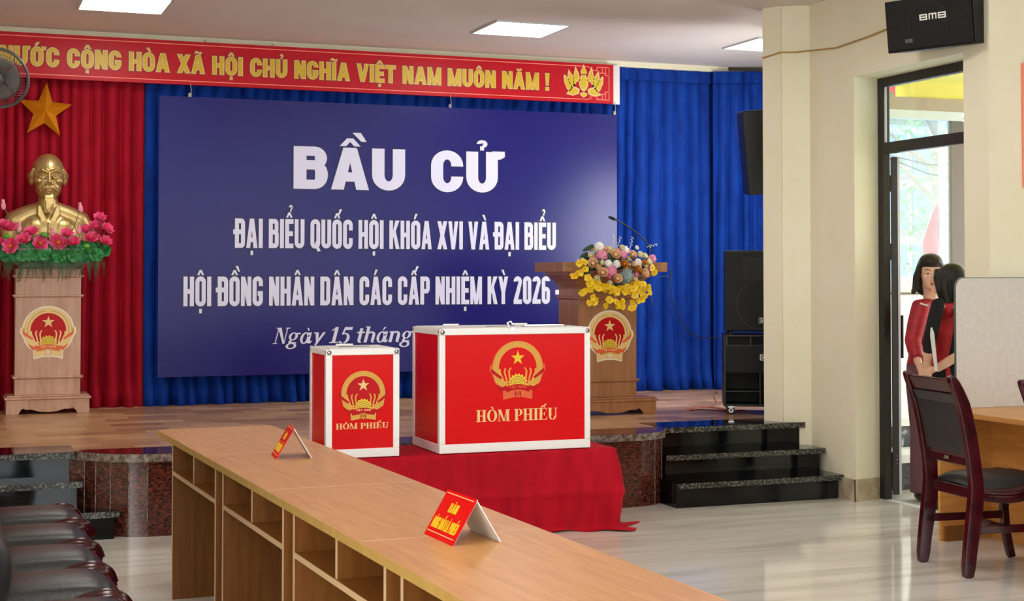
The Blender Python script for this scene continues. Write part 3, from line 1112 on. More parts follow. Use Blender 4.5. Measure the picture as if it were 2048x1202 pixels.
# ------------------------------------------------------------------ backdrop board
DY = 11.76
X0, X1, Z0, Z1 = 1.493, 5.425, .706, 2.908
t = thing('backdrop_board', (3.46, DY, Z0), 'large navy backdrop board with white election lettering on stage', 'backdrop')
mb = MB()
mb.bx(X0, X1, DY, DY + .03, Z0, Z1)
mb.out('panel', M['backdrop'], t)


def line(name, text, pa, pb, zt, zb, **kw):
    """text between two pixels on the board; zt / zb cap top and base line"""
    a, b = at_y(*pa, DY), at_y(*pb, DY)
    o_ = Vector((a.x, DY, zb))
    fn = kw.pop('fn', sans)
    fat = kw.pop('fat', 0.0)
    write(name + '_shadow', text, t, o_, UX, UZ, NY, b.x - a.x, zt - zb, M['letter_outline'], fn=fn, grow=kw.pop('gr', .035), base=0, depth=.002, **kw)
    write(name, text, t, o_, UX, UZ, NY, b.x - a.x, zt - zb, M['letter_white'], fn=fn, base=.001, depth=.004, grow=fat, **kw)


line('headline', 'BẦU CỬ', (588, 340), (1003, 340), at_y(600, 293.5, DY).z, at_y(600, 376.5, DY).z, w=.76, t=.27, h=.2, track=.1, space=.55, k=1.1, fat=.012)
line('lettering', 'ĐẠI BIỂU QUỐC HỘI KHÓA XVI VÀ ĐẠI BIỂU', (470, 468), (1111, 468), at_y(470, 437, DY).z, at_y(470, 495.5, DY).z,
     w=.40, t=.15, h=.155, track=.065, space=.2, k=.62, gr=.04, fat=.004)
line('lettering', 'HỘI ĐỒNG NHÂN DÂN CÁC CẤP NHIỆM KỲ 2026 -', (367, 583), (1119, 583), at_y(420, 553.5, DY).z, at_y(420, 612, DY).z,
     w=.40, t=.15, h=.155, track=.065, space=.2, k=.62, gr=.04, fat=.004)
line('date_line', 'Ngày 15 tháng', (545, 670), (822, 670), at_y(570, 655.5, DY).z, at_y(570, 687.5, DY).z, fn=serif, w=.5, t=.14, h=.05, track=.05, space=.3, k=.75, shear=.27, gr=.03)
for px, py in ((380, 174), (900, 196), (1229, 215)):
    mb = MB()
    p = at_y(px, py, DY + .01)
    mb.tube([(p.x, DY + .012, 3.02), (p.x + .012, DY + .012, 2.96), (p.x - .004, DY + .012, Z1)], .004, 6)
    mb.bx(p.x - .012, p.x + .012, DY + .005, DY + .02, Z1 - .004, Z1 + .03)
    mb.out('hanging_cord', M['chrome'], t)

# ------------------------------------------------------------------ state emblem (drawn in units of the ring radius)


def circ(cx, cy, rx, ry, a0, a1, n=24):
    return [(cx + rx * math.cos(R(a0 + (a1 - a0) * i / n)), cy + ry * math.sin(R(a0 + (a1 - a0) * i / n))) for i in range(n + 1)]


def band(mb, o, u, v, n, S, cx, cy, ro, ri, a0, a1, t0, t1, seg=30, ky=1.0):
    for i in range(seg):
        a, b = R(a0 + (a1 - a0) * i / seg), R(a0 + (a1 - a0) * (i + 1) / seg)
        q = [((cx + ro * math.cos(a)) * S, (cy + ro * math.sin(a) * ky) * S), ((cx + ro * math.cos(b)) * S, (cy + ro * math.sin(b) * ky) * S),
             ((cx + ri * math.cos(b)) * S, (cy + ri * math.sin(b) * ky) * S), ((cx + ri * math.cos(a)) * S, (cy + ri * math.sin(a) * ky) * S)]
        mb.prism(q, o, u, v, n, t0, t1)


def star_pts(cx, cy, r, k=.40):
    return [(cx + (r if i % 2 == 0 else r * k) * math.sin(i * PI / 5), cy + (r if i % 2 == 0 else r * k) * math.cos(i * PI / 5)) for i in range(10)]


def emblem(parent, c, S, sticker, cols):
    """c: centre on the carrying face (which looks towards -y); S: ring radius in metres"""
    o, u, v, n = Vector(c), UX, UZ, NY
    e = .0012
    sc = lambda pts: [(a * S, b * S) for a, b in pts]
    sil = circ(0, 0, 1.03, 1.0, 8, 172, 36) + [(-1.1, .1), (-1.12, -.1), (-1.0, -.3), (-.92, -.52), (-.82, -.68), (-.6, -.86), (-.58, -1.2), (-.2, -1.12),
                                              (.2, -1.12), (.58, -1.2), (.6, -.86), (.82, -.68), (.92, -.52), (1.0, -.3), (1.12, -.1), (1.1, .1)]
    body = MB()
    root = None
    if sticker:
        body.prism(sc([(a * 1.075, b * 1.07 + .01) for a, b in sil]), o, u, v, n, 0, e)
        root = body.out('emblem', M['cream_print'], parent)
        body = MB()
        body.prism(sc([(a * .99, b * .99) for a, b in sil]), o, u, v, n, e, e * 1.4)
        body.out('ground', cols['ground'], root)
    else:
        body.prism(sc(sil), o, u, v, n, 0, e * 1.4)
        root = body.out('emblem', cols['ground'], parent)
    mb = MB()
    mb.prism(sc(circ(0, 0, .8, .8, 0, 350, 40)), o, u, v, n, e, e * 2)
    mb.out('red_disc', cols.get('disc', M['red_print']), root)
    mb = MB()
    band(mb, o, u, v, n, S, 0, 0, .99, .76, -38, 218, e, e * 2.6, 44)
    for s in (-1, 1):      # ears curling up from the gear
        for k in range(3):
            pts = []
            for i in range(9):
                q = i / 8
                pts.append((s * (.30 + .13 * k + .07 * q + .09 * k * q * q - .16 * (q > .8) * (q - .8) * 3), -.62 + q * (.62 - .02 * k)))
            for i in range(8):
                (xa, ya), (xb, yb) = pts[i], pts[i + 1]
                wd = .035
                mb.prism(sc([(xa - wd, ya), (xa + wd, ya), (xb + wd * .8, yb), (xb - wd * .8, yb)] if True else []), o, u, v, n, e * 2, e * 3.2)
        mb.prism(sc([(s * .98, -.2), (s * .9, -.55), (s * .5, -.82), (s * .36, -.66), (s * .6, -.42), (s * .8, -.12)]), o, u, v, n, e * 2, e * 2.8)
    mb.out('rice_wreath', cols['wreath'], root)
    mb = MB()      # grain texture of the wreath
    for i in range(46):
        a = R(-34 + 248 * i / 45)
        for rr, dd in ((.93, .05), (.83, .04)):
            ca, sa = math.cos(a), math.sin(a)
            p = Vector((ca * rr, sa * rr))
            tg = Vector((-sa, ca)) * .024
            rd = Vector((ca, sa)) * dd * .35
            w_ = .35 if i < 23 else -.35
            q = [p + tg + rd * 1.0 * w_, p + rd, p - tg - rd * w_, p - rd]
            mb.prism(sc([tuple(z) for z in q]), o, u, v, n, e * 2.6, e * 2.9)
    if sticker:
        mb.bm.free()
        mb = MB()
        band(mb, o, u, v, n, S, 0, 0, .885, .865, -20, 80, e * 2.6, e * 2.9, 24)
        band(mb, o, u, v, n, S, 0, 0, .885, .865, 100, 200, e * 2.6, e * 2.9, 24)
    mb.out('grain_line', cols['line'], root)
    mb = MB()
    mb.prism(sc(star_pts(0, .36, .28)), o, u, v, n, e * 2, e * 3.4)
    mb.out('star', cols['star'], root)
    mb = MB()
    pts = []
    for i in range(37):
        a = R(-6 + 192 * i / 36)
        r_ = .40 if (i // 2) % 2 == 0 else .345
        pts.append((r_ * math.cos(a), -.62 + r_ * math.sin(a)))
    mb.prism(sc(pts), o, u, v, n, e * 2, e * 3.0)
    mb.out('gear', cols['gear'], root)
    mb = MB()
    for r_ in (.29, .20, .11):
        band(mb, o, u, v, n, S, 0, -.62, r_, r_ - .028, 0, 180, e * 3.0, e * 3.5, 20)
    mb.out('gear_ring', M['olive_print'], root)
    mb = MB()
    for s in (-1, 1):
        mb.prism(sc([(s * 1.07, -.02), (s * 1.07, -.17), (s * .7, -.42), (s * .62, -.36)]), o, u, v, n, e * 3, e * 4)
        mb.prism(sc([(s * .86, -.62), (s * .66, -.88), (s * .4, -.82), (s * .46, -.66), (s * .62, -.72)]), o, u, v, n, e * 3, e * 4)
    band(mb, o, u, v, n, S, 0, -1.75, 1.13, .93, 62, 118, e * 3.2, e * 4.2, 16)
    mb.out('red_ribbon', cols['ribbon'], root)
    mb = MB()
    for s in (-1, 1):
        mb.prism(sc([(s * .1, -.9), (s * .5, -.95), (s * .53, -.86), (s * .58, -.84), (s * .56, -1.17), (s * .1, -1.09)]), o, u, v, n, e * 2.4, e * 3.1)
    mb.prism(sc([(-.12, -.86), (-.12, -1.1), (.12, -1.1), (.12, -.86)]), o, u, v, n, e * 2.4, e * 3.1)
    mb.out('lower_ribbon', cols['lower'], root)
    mb = MB()
    for k in range(5):
        x = -.09 + .045 * k
        mb.prism(sc([(x - .011, -1.06), (x + .011, -1.06), (x + .011, -.9), (x - .011, -.9)]), o, u, v, n, e * 3.1, e * 3.6)
    mb.out('lower_ribbon_mark', M['cream_print'] if sticker else M['red_print'], root)
    write('country_name', 'VIỆT NAM', root, o + UX * (-.33 * S) + UZ * (-.765 * S), UX, UZ, NY, .66 * S, .085 * S, cols['name'], w=.7, t=.2, h=.16,
          base=e * 4.2, depth=e * .5, track=.2, space=.6, k=.9)
    return root


print_cols = dict(disc=M['box_red'], ground=M['orange_print'], wreath=M['gold_print'], line=M['olive_print'], star=M['yellow_print'], gear=M['yellow_print'],
                  ribbon=M['red_print'], lower=M['orange_print'], name=M['orange_print'])
stick_cols = dict(ground=M['gold_print'], wreath=M['gold_pale'], line=M['olive_print'], star=M['gold_pale'], gear=M['yellow_print'],
                  ribbon=M['orange_print'], lower=M['gold_pale'], name=M['gold_pale'])
small_cols = dict(ground=M['red_print'], wreath=M['gold_print'], line=M['olive_print'], star=M['gold_pale'], gear=M['yellow_print'],
                  ribbon=M['red_print'], lower=M['gold_print'], name=M['gold_pale'])


# ------------------------------------------------------------------ lectern and bust pedestal
def step_box(mb, x0, x1, y0, y1, z0, z1):
    mb.bx(x0, x1, y0, y1, z0, z1)


def scroll_skirt(mb, x0, x1, y0, y1, z0, z1, cut):
    """plinth whose front board has a scrolled cut-out at the floor"""
    w_ = x1 - x0
    cxm = (x0 + x1) / 2
    pts = [(x0, z0), (x0, z1), (x1, z1), (x1, z0)]
    pr = [(.35, 0), (.335, .5), (.30, .95), (.255, .7), (.2, .75), (.1, .35), (0, .25)]
    low = [(cxm + a * w_, z0 + b * cut) for a, b in pr] + [(cxm - a * w_, z0 + b * cut) for a, b in pr[::-1]][1:]
    mb.prism(pts + low, (0, y0, 0), UX, UZ, NY, -.018, 0)
    mb.bx(x0, x0 + .018, y0 + .018, y1, z0, z1)
    mb.bx(x1 - .018, x1, y0 + .018, y1, z0, z1)


def pedestal(name, label, m, xa, xb, yf, yb, zs, base, base_z, mold, body_top, cap):
    t = thing(name, ((xa + xb) / 2, yf, HS), label, 'lectern' if 'lectern' in name else 'pedestal')
    mb = MB()
    scroll_skirt(mb, xa - base, xb + base, yf - base * 1.0, yb + .0, HS, base_z - .03, .045)
    mb.out('plinth', m, t, bevel=.003)
    mb = MB()
    mb.bx(xa - base - .012, xb + base + .012, yf - base - .012, yb, base_z - .03, base_z - .012)
    mb.bx(xa - base + .004, xb + base - .004, yf - base + .004, yb, base_z - .012, base_z)
    mb.out('plinth_moulding', m, t, bevel=.005)
    mb = MB()
    mb.bx(xa, xb, yf, yb, base_z, body_top)
    mb.out('body', m, t, bevel=.002)
    for z in mold:
        mb = MB()
        mb.bx(xa - .018, xb + .018, yf - .018, yb, z - .008, z + .008)
        mb.bx(xa - .009, xb + .009, yf - .009, yb, z - .016, z - .008)
        mb.out('moulding', m, t, bevel=.004)
    return t


lect = pedestal('lectern', 'brown wooden lectern with overhanging top and gold state emblem behind the big ballot box', M['wood'],
                4.315, 4.785, 10.03, 10.41, HS, .11, .6, (.722, 1.335), 1.42, None)
mb = MB()      # flaring cornice under the top
prof = [(0, 1.42), (.004, 1.40), (.012, 1.425), (.05, 1.47), (.095, 1.50), (.11, 1.505), (.11, 1.527)]
rings = [[(4.315 - a, 10.03 - a, z), (4.785 + a, 10.03 - a, z), (4.785 + a, 10.41, z), (4.315 - a, 10.41, z)] for a, z in prof]
mb.loft(rings)
mb.out('cornice', M['wood'], lect)
mb = MB()
mb.bx(4.12, 4.965, 9.87, 10.42, 1.527, 1.597)
mb.out('top', M['wood'], lect, bevel=.003)
emblem(lect, (4.565, 10.03, 1.066), .163, True, stick_cols)

ped = pedestal('bust_pedestal', 'pale wooden pedestal with state emblem carrying the golden bust', M['wood_pale'],
               .431, .899, 11.555, 11.79, HS, .062, .612, (.744, 1.35, 1.497), 1.55, None)
emblem(ped, (.666, 11.555, 1.092), .168, True, stick_cols)

# ------------------------------------------------------------------ gold star
c = at_y(90, 222, 11.86)
mb = MB()
sp = star_pts(0, 0, .222, .42)
rot = R(3)
sp = [(a * math.cos(rot) + b * math.sin(rot), -a * math.sin(rot) + b * math.cos(rot)) for a, b in sp]
sp = [(a * .93, b) for a, b in sp]
apex = mb.bm.verts.new(c + NY * .06)
rim = [mb.bm.verts.new(c + UX * a + UZ * b) for a, b in sp]
bk = [mb.bm.verts.new(c + UX * a + UZ * b - NY * .012) for a, b in sp]
for i in range(10):
    j = (i + 1) % 10
    mb.bm.faces.new((apex, rim[i], rim[j]))
    mb.bm.faces.new((rim[i], bk[i], bk[j], rim[j]))
mb.bm.faces.new(bk[::-1])
o = mb.out('wall_star', M['star_gold'])
tag(o, 'golden five-pointed faceted star on the red curtain above the bust', 'star')

# ------------------------------------------------------------------ long table of four units
TA = R(2.44)
TP = Vector((.933, 7.348, 0))
TL, TW, TZ = 1.094, .563, .75


def table_point(u_, w_, z):      # u_ along the table towards the camera, w_ across to the right
    return TP + Vector((math.cos(TA), math.sin(TA), 0)) * w_ - Vector((-math.sin(TA), math.cos(TA), 0)) * u_ + UZ * z


tl = ('beech table unit nearest the stage, carrying the far red tent card', 'second beech table unit counted from the stage, carrying no card',
      'third beech table unit from the stage, just behind the near tent card', 'beech table unit nearest the camera, carrying the near red tent card')
tl = ('beech table unit at the far end of the row, nearest the stage', 'beech table unit holding the far red tent card',
      'beech table unit between the two red tent cards, mostly empty top', 'beech table unit nearest the camera, under the near tent card')
first_table = None
for i in range(4):
    loc = table_point(TL * (i + 1), 0, 0)
    if i == 0:
        t = thing('hall_table', loc, tl[i], 'table', 'beech tables joined in one row', TA)
        mb = MB()
        mb.bx(.0015, TW, .001, TL - .001, TZ - .028, TZ)
        mb.out('tabletop', M['beech'], t, rel=False)
        mb = MB()
        mb.bx(0, .0015, .001, TL - .001, TZ - .028, TZ - .0005)
        mb.out('edge_band', M['beech_edge'], t, rel=False)
        for y in (.0, TL - .0035):
            mb = MB()
            mb.bx(.0016, TW - .0002, y + .0002, y + .0033, TZ - .0279, TZ + .0002)
            mb.out('edge_band', M['pale_edge'], t, rel=False)
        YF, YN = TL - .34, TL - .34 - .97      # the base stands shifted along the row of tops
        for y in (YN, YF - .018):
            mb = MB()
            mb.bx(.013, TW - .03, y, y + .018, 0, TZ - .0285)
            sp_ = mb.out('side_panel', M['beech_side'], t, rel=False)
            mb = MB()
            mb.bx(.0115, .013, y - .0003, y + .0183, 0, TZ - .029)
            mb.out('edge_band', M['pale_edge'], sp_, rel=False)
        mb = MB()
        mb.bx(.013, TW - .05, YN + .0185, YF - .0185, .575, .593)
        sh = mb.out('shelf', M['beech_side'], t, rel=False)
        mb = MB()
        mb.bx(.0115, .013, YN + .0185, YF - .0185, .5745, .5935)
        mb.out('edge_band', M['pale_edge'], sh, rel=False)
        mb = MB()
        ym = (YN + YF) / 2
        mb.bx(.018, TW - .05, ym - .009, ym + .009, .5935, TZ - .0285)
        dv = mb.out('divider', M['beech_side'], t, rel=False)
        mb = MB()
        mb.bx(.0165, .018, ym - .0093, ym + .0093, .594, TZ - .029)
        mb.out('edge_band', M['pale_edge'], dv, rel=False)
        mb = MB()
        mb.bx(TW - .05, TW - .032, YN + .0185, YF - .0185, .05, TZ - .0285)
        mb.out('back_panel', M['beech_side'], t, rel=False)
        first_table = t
    else:
        dup(first_table, loc, TA, tl[i])

# ------------------------------------------------------------------ red tent cards


def tent_card(base, rz, w, d, hgt, label, lines):
    """base: middle of the footprint; the printed leaf faces local -x"""
    t = thing('tent_card', base, label, 'tent card', 'red tent cards on the long table', rz)
    s = Vector((d / 2, 0, hgt)).normalized()        # up along the printed leaf
    nrm = Vector((-hgt, 0, d / 2)).normalized()
    L = math.hypot(d / 2, hgt)
    for sgn, nm, m_ in ((-1, 'front_leaf', 'banner_red'), (1, 'back_leaf', 'white_board')):
        mb = MB()
        q = [(sgn * d / 2, 0), (sgn * (d / 2 - .004), 0), (0, hgt - .006), (0, hgt)]
        mb.prism([(a, b) for a, b in q], (0, 0, 0), UX, UZ, (0, -1, 0), -w / 2, w / 2)
        mb.out(nm, M['box_red'] if sgn < 0 else M['white_board'], t, rel=False)
    u = Vector((0, -1, 0))
    o = Vector((-d / 2, w / 2, 0))
    mb = MB()
    for b in (.10, .93):
        mb.prism([(w * .04, L * b), (w * .96, L * b), (w * .96, L * (b + .018)), (w * .04, L * (b + .018))], o, u, s, nrm, .0005, .0012)
    mb.out('gold_rule', M['gold_pale'], t, rel=False)
    mb = MB()
    mb.prism([(0, 0), (w, 0), (w, L), (0, L)], o, u, s, -nrm, .0042, .0046)
    mb.out('paper_lining', M['white_board'], t, rel=False)
    for (txt, x0, x1, b0, b1) in lines:
        pr, W = layout(txt, sans, .5, .17, .14, .08, .25, .8)
        mb = MB()
        letters(mb, polys(pr), o + u * (w * x0) + s * (L * b0), u, s, nrm, .0006, .0014, (x1 - x0) * w / W, (b1 - b0) * L)
        mb.out('lettering', M['yellow_print'], t, rel=False)
    return t


p = at_z(924, 1076, TZ)
tent_card((1.367, 4.022, TZ + .0005), TA + R(1), .218, .150, .124, 'near red tent card with gold lettering, in front on the long table',
          [('BÀN', .36, .64, .57, .77), ('ĐÓNG DẤU LÁ PHIẾU', .08, .92, .19, .42)])
tent_card((1.318, 6.075, TZ + .0005), TA + R(-8), .175, .150, .126, 'far red tent card with gold lettering, nearer the small ballot box',
          [('BÀN', .36, .64, .57, .77), ('ĐÓNG DẤU PHIẾU', .10, .90, .19, .42)])

# ------------------------------------------------------------------ low table with red cloth
CZ = .476
t = thing('low_table', (2.75, 8.33, 0), 'low table hidden under the red velvet cloth', 'table')
mb = MB()
mb.bx(1.80, 3.66, 8.09, 8.58, CZ - .04, CZ - .008)
mb.out('tabletop', M['beech'], t)
for x in (1.84, 3.58):
    for y in (8.12, 8.51):
        mb = MB()
        mb.bx(x, x + .045, y, y + .045, 0, CZ - .04)
        mb.out('leg', M['beech_side'], t)

# perimeter of the cloth: front edge then right edge; the left and rear edges the same way
per = []
cx0, cx1, cy0, cy1 = 1.77, 3.70, 8.045, 8.61
cr_ = random.Random(5)


def cloth_pt(s, v):
    """s 0..1 round the perimeter, v 0 centre .. 1 rim .. 2 floor"""
    W, D = cx1 - cx0, cy1 - cy0
    P = 2 * (W + D)
    q = s * P
    if q < W:
        x, y, nx, ny, k = cx0 + q, cy0, 0, -1, q / W
    elif q < W + D:
        x, y, nx, ny, k = cx1, cy0 + q - W, 1, 0, (q - W) / D
    elif q < 2 * W + D:
        x, y, nx, ny, k = cx1 - (q - W - D), cy1, 0, 1, (q - W - D) / W
    else:
        x, y, nx, ny, k = cx0, cy1 - (q - 2 * W - D), -1, 0, (q - 2 * W - D) / D
    cxm, cym = (cx0 + cx1) / 2, (cy0 + cy1) / 2
    if v <= 1:
        return (cxm + (x - cxm) * v, cym + (y - cym) * v, CZ)
    h = v - 1
    corner = max(0, 1 - min(k, 1 - k) * (W if ny else D) / .28)
    rip = .012 * math.sin(q * 15) + .012 * math.sin(q * 37 + 1) + .03 * corner * math.sin(q * 30 + 2)
    crease = .010 * math.exp(-((h - .52) / .05) ** 2)
    out = h * (.012 + rip) + crease + .05 * corner * math.sin(min(1, h * 1.2) * PI * .8)
    floor = max(0, (h - .93) / .07)
    out += floor * (.02 + .03 * (0.5 + .5 * math.sin(q * 11)) + .05 * corner)
    cxn = (1 if x > cxm else -1) * corner * .6 if ny else 0
    cyn = (1 if y > cym else -1) * corner * .6 if nx else 0
    z = CZ - (CZ - .006) * min(1, h / .96)
    return (x + (nx + cxn) * out, y + (ny + cyn) * out, z + .004 * (math.sin(q * 25) if h > .95 else 0))


mb = MB()
mb.grid(420, 40, lambda a, b: cloth_pt(a, (b / .2 if b < .2 else 1 + (b - .2) / .8)), wrap=True)
o = mb.out('tablecloth', M['cloth_red'], smooth=True)
tag(o, 'red velvet cloth draped over the low table under the ballot boxes', 'tablecloth')
mb = MB()
mb.prism(smooth_loop([(3.70, 8.0), (3.86, 8.115), (3.90, 8.14), (3.84, 8.145), (3.72, 8.11)], 3), (0, 0, 0), UX, (0, 1, 0), UZ, .004, .012)
oc = mb.out('corner_flap', M['cloth_red'], o, rel=False)

# ------------------------------------------------------------------ ballot boxes


def ballot_box(label, x0, x1, y0, y1, z1, bot, top, post, emb, txt, cols, knob):
    z0 = CZ + .004
    t = thing('ballot_box', ((x0 + x1) / 2, (y0 + y1) / 2, z0), label, 'ballot box', 'red ballot boxes with aluminium edges')
    mb = MB()
    mb.bx(x0 + .006, x1 - .006, y0 + .006, y1 - .006, z0 + .004, z1 - .012)
    mb.out('red_panel', M['box_red'], t)
    for (a, b) in ((x0, y0), (x1 - post, y0), (x0, y1 - post), (x1 - post, y1 - post)):
        mb = MB()
        mb.bx(a, a + post, b, b + post, z0 + bot, z1 - top)
        mb.out('corner_post', M['aluminium'], t, bevel=.003)
    for nm, za, zb in (('bottom_rail', z0, z0 + bot), ('top_rail', z1 - top, z1)):
        for (a, b, c, d) in ((x0, x1, y0, y0 + .02), (x0, x1, y1 - .02, y1), (x0, x0 + .02, y0 + .02, y1 - .02), (x1 - .02, x1, y0 + .02, y1 - .02)):
            mb = MB()
            mb.bx(a, b, c, d, za, zb)
            mb.out(nm, M['aluminium'], t, bevel=.004)
    mb = MB()
    mb.bx(x0 + .02, x1 - .02, y0 + .02, y1 - .02, z1 - .006, z1 + .004)
    lid = mb.out('lid', M['white_board'], t, bevel=.002)
    mb = MB()
    mb.bx((x0 + x1) / 2 - .09, (x0 + x1) / 2 + .09, (y0 + y1) / 2 - .01, (y0 + y1) / 2 + .01, z1 + .0035, z1 + .006)
    mb.out('ballot_slot', M['dark_recess'], lid)
    for (a, b) in ((x0, y0), (x1, y0), (x0, y1), (x1, y1)):
        mb = MB()
        sx, sy = (1 if a == x0 else -1), (1 if b == y0 else -1)
        mb.ell((a + sx * post * .5, b + sy * post * .5, z1 - post * .45), post * .58, nu=16, nv=10)
        cap_ = mb.out('ball_corner', M['chrome'], t, smooth=True)
        mb = MB()
        mb.tube([(a + sx * post * .5 + post * .3 * math.cos(k), b - sy * post * .09, z1 - post * .5 + post * .3 * math.sin(k)) for k in [i * PI / 6 for i in range(12)]], .002, 5, closed=True)
        mb.out('corner_ring', M['black_plastic'], cap_)
    for dx in knob:
        mb = MB()
        mb.bx(dx - .05, dx + .05, y1 - .006, y1 + .012, z1 - .01, z1 + .012)
        mb.out('hinge', M['aluminium'], t, bevel=.002)
    cx_, cz_, S = emb
    emblem(t, (cx_, y0 + .006, cz_), S, False, cols)
    (xa, xb, zb_, zt2) = txt
    kw2 = dict(fn=serif, w=.7, t=.2, h=.05, track=.05, space=.3, k=1.0)
    write('lettering', 'HÒM PHIẾU', t, Vector((xa, y0 + .006, zb_)), UX, UZ, NY, xb - xa, zt2 - zb_, M['gold_pale'], depth=.0012, **kw2)
    return t


bx0, bx1, by0 = 2.604, 3.545, 8.065
e = at_y(1036, 735, by0)
ta, tb = at_y(953, 844, by0), at_y(1115, 839, by0)
tt = at_y(1034, 818, by0)
bigbox = ballot_box('large red ballot box with white aluminium edges, right of the small one', bx0, bx1, by0, 8.60, 1.192, .052, .035, .036,
                    (e.x, e.z, .155), (ta.x, tb.x, (ta.z + tb.z) / 2, tt.z), print_cols, (2.85, 3.3))
mb = MB()
mb.tube([(3.04, by0 + .03, 1.19), (3.03, by0 + .03, 1.225), (3.05, by0 + .03, 1.232), (3.062, by0 + .03, 1.215)], .006, 6)
mb.bx(3.04, 3.065, by0 - .004, by0 + .02, 1.178, 1.198)
mb.out('lock_latch', M['chrome'], bigbox)
mb = MB()
mb.tube([(3.15, by0 + .12, 1.198), (3.17, by0 + .11, 1.203), (3.42, by0 + .11, 1.203), (3.44, by0 + .12, 1.198)], .0045, 6)
mb.out('carrying_handle', M['chrome'], bigbox)
e = at_y(727, 787, by0)
ta, tb = at_y(672, 859, by0), at_y(777, 856, by0)
tt = at_y(722, 846, by0)
ballot_box('small red ballot box with white aluminium edges, left of the large one', 1.942, 2.367, by0, 8.47, 1.088, .05, .034, .036,
           (e.x, e.z, .128), (ta.x, tb.x, (ta.z + tb.z) / 2, tt.z), small_cols, (2.15,))

# ------------------------------------------------------------------ chairs


def make_chair(label, group, deep=False):
    """armless hall chair, faces +x, origin on the floor under the seat"""
    t = thing('hall_chair', (0, 0, 0), label, 'chair', group)
    ctr = smooth_path([(-.215, .408), (-.12, .395), (-.02, .39), (.07, .404), (.14, .427), (.20, .436), (.24, .42), (.258, .385)], 4)
    for s in (-1, 1):
        mb = MB()
        n_ = len(ctr)
        mb.tube([(x, s * .214, z) for x, z in ctr], [.0195 * (.75 + .35 * math.sin(PI * min(1, i / (n_ - 1) * 1.05))) for i in range(n_)], 12, flat=1.9)
        mb.out('side_rail', M['maroon'], t, smooth=True, rel=False)
    mb = MB()
    mb.bx(.215, .252, -.195, .195, .372, .44)
    mb.out('front_rail', M['maroon'], t, bevel=.01, rel=False)
    mb = MB()
    mb.bx(-.215, -.18, -.195, .195, .372, .43)
    mb.out('rear_rail', M['maroon'], t, bevel=.006, rel=False)

    def cush(a, b):
        x = -.205 + .455 * a
        y = -.192 + .384 * b
        ea = 1 - abs(2 * a - 1) ** 5
        eb = 1 - abs(2 * b - 1) ** 5
        dome = .052 * math.sqrt(max(0, ea * eb)) + .018 * math.sin(PI * b) * math.sin(PI * (.25 + .6 * a))
        fr = -.05 * max(0, (a - .8) / .2) ** 2
        return (x + .012 * math.sin(PI * b) * (a > .5), y, .425 + dome + fr)
    mb = MB()
    mb.grid(22, 18, cush)
    mb.bx(-.2, .235, -.19, .19, .39, .426)
    mb.out('seat_cushion', M['leather'], t, smooth=True, rel=False)
    # sabre-curved rear posts
    fr_ = [(-.235, 0), (-.215, .12), (-.185, .30), (-.175, .42), (-.19, .56), (-.215, .72), (-.25, .86), (-.305, .965), (-.335, .995)]
    bk_ = [(-.36, .99), (-.355, .955), (-.315, .85), (-.285, .72), (-.262, .58), (-.248, .44), (-.262, .30), (-.283, .12), (-.285, 0)]
    loop2 = smooth_loop(fr_ + bk_, 2)
    for s in (-1, 1):
        mb = MB()
        mb.prism(loop2, (0, s * .214, 0), UX, UZ, (0, 1, 0), -.02, .02)
        pst = mb.out('rear_post', M['maroon'], t, smooth=True, bevel=.007, rel=False)
        mb = MB()
        for z in (.47, .93):
            x_ = -.235 if z < .6 else -.325
            mb.lathe([(.009, -.0215), (.009, .0215)], (x_ + .02, s * .214, z), 10, 'Y')
        mb.out('dowel_cap', M['maroon'], pst, rel=False)
    leg = [(.248, .39), (.235, .26), (.245, .14), (.275, .0), (.235, .0), (.205, .12), (.192, .26), (.20, .39)]
    for s in (-1, 1):
        mb = MB()
        mb.prism(leg, (0, s * .20, 0), UX, UZ, (0, 1, 0), -.019, .019)
        mb.out('front_leg', M['maroon'], t, smooth=True, bevel=.006, rel=False)

    def plank(name, z0, z1, m_, th=.02, y=.195, push=0):
        def xs(z):     # follows the back of the posts
            P = [(.42, -.21), (.58, -.225), (.72, -.25), (.86, -.285), (.965, -.335), (1.0, -.35)]
            for i in range(len(P) - 1):
                if P[i][0] <= z <= P[i + 1][0]:
                    k = (z - P[i][0]) / (P[i + 1][0] - P[i][0])
                    return P[i][1] + (P[i + 1][1] - P[i][1]) * k
            return P[-1][1]
        zz = [z0 + (z1 - z0) * i / 6 for i in range(7)]
        pts = [(xs(z) + th / 2 + push, z) for z in zz] + [(xs(z) - th / 2 - push, z) for z in zz[::-1]]
        mb = MB()
        mb.prism(pts, (0, 0, 0), UX, UZ, (0, 1, 0), -y, y)
        return mb.out(name, m_, t, bevel=.006, rel=False)
    plank('crest_rail', .905, .978, M['maroon'], .028)
    plank('back_cushion', .60, .904, M['leather'], .034, .192, .004)
    if deep:
        mb = MB()
        mb.grid(16, 14, lambda a, b_: (-.245 - .10 * b_ ** 1.6 + .145 * max(0, math.sin(PI * min(1, .12 + .88 * b_))) ** .6 * (1 - abs(2 * a - 1) ** 4) ** .5, -.19 + .38 * a, .47 + .46 * b_))
        mb.out('padded_back', M['leather'], t, smooth=True, rel=False)
    lr = plank('lower_back_rail', .535, .60, M['maroon'], .026)
    mb = MB()
    mb.bx(-.248, -.243, -.02, .02, .558, .574)
    mb.out('badge', M['bark'], lr, rel=False)
    for s in (-1, 1):
        mb = MB()
        mb.bx(-.25, .215, s * .205 - .011, s * .205 + .011, .205, .245)
        mb.out('side_stretcher', M['maroon'], t, bevel=.004, rel=False)
    mb = MB()
    mb.bx(-.03, -.008, -.2, .2, .21, .24)
    mb.out('cross_stretcher', M['maroon'], t, bevel=.004, rel=False)
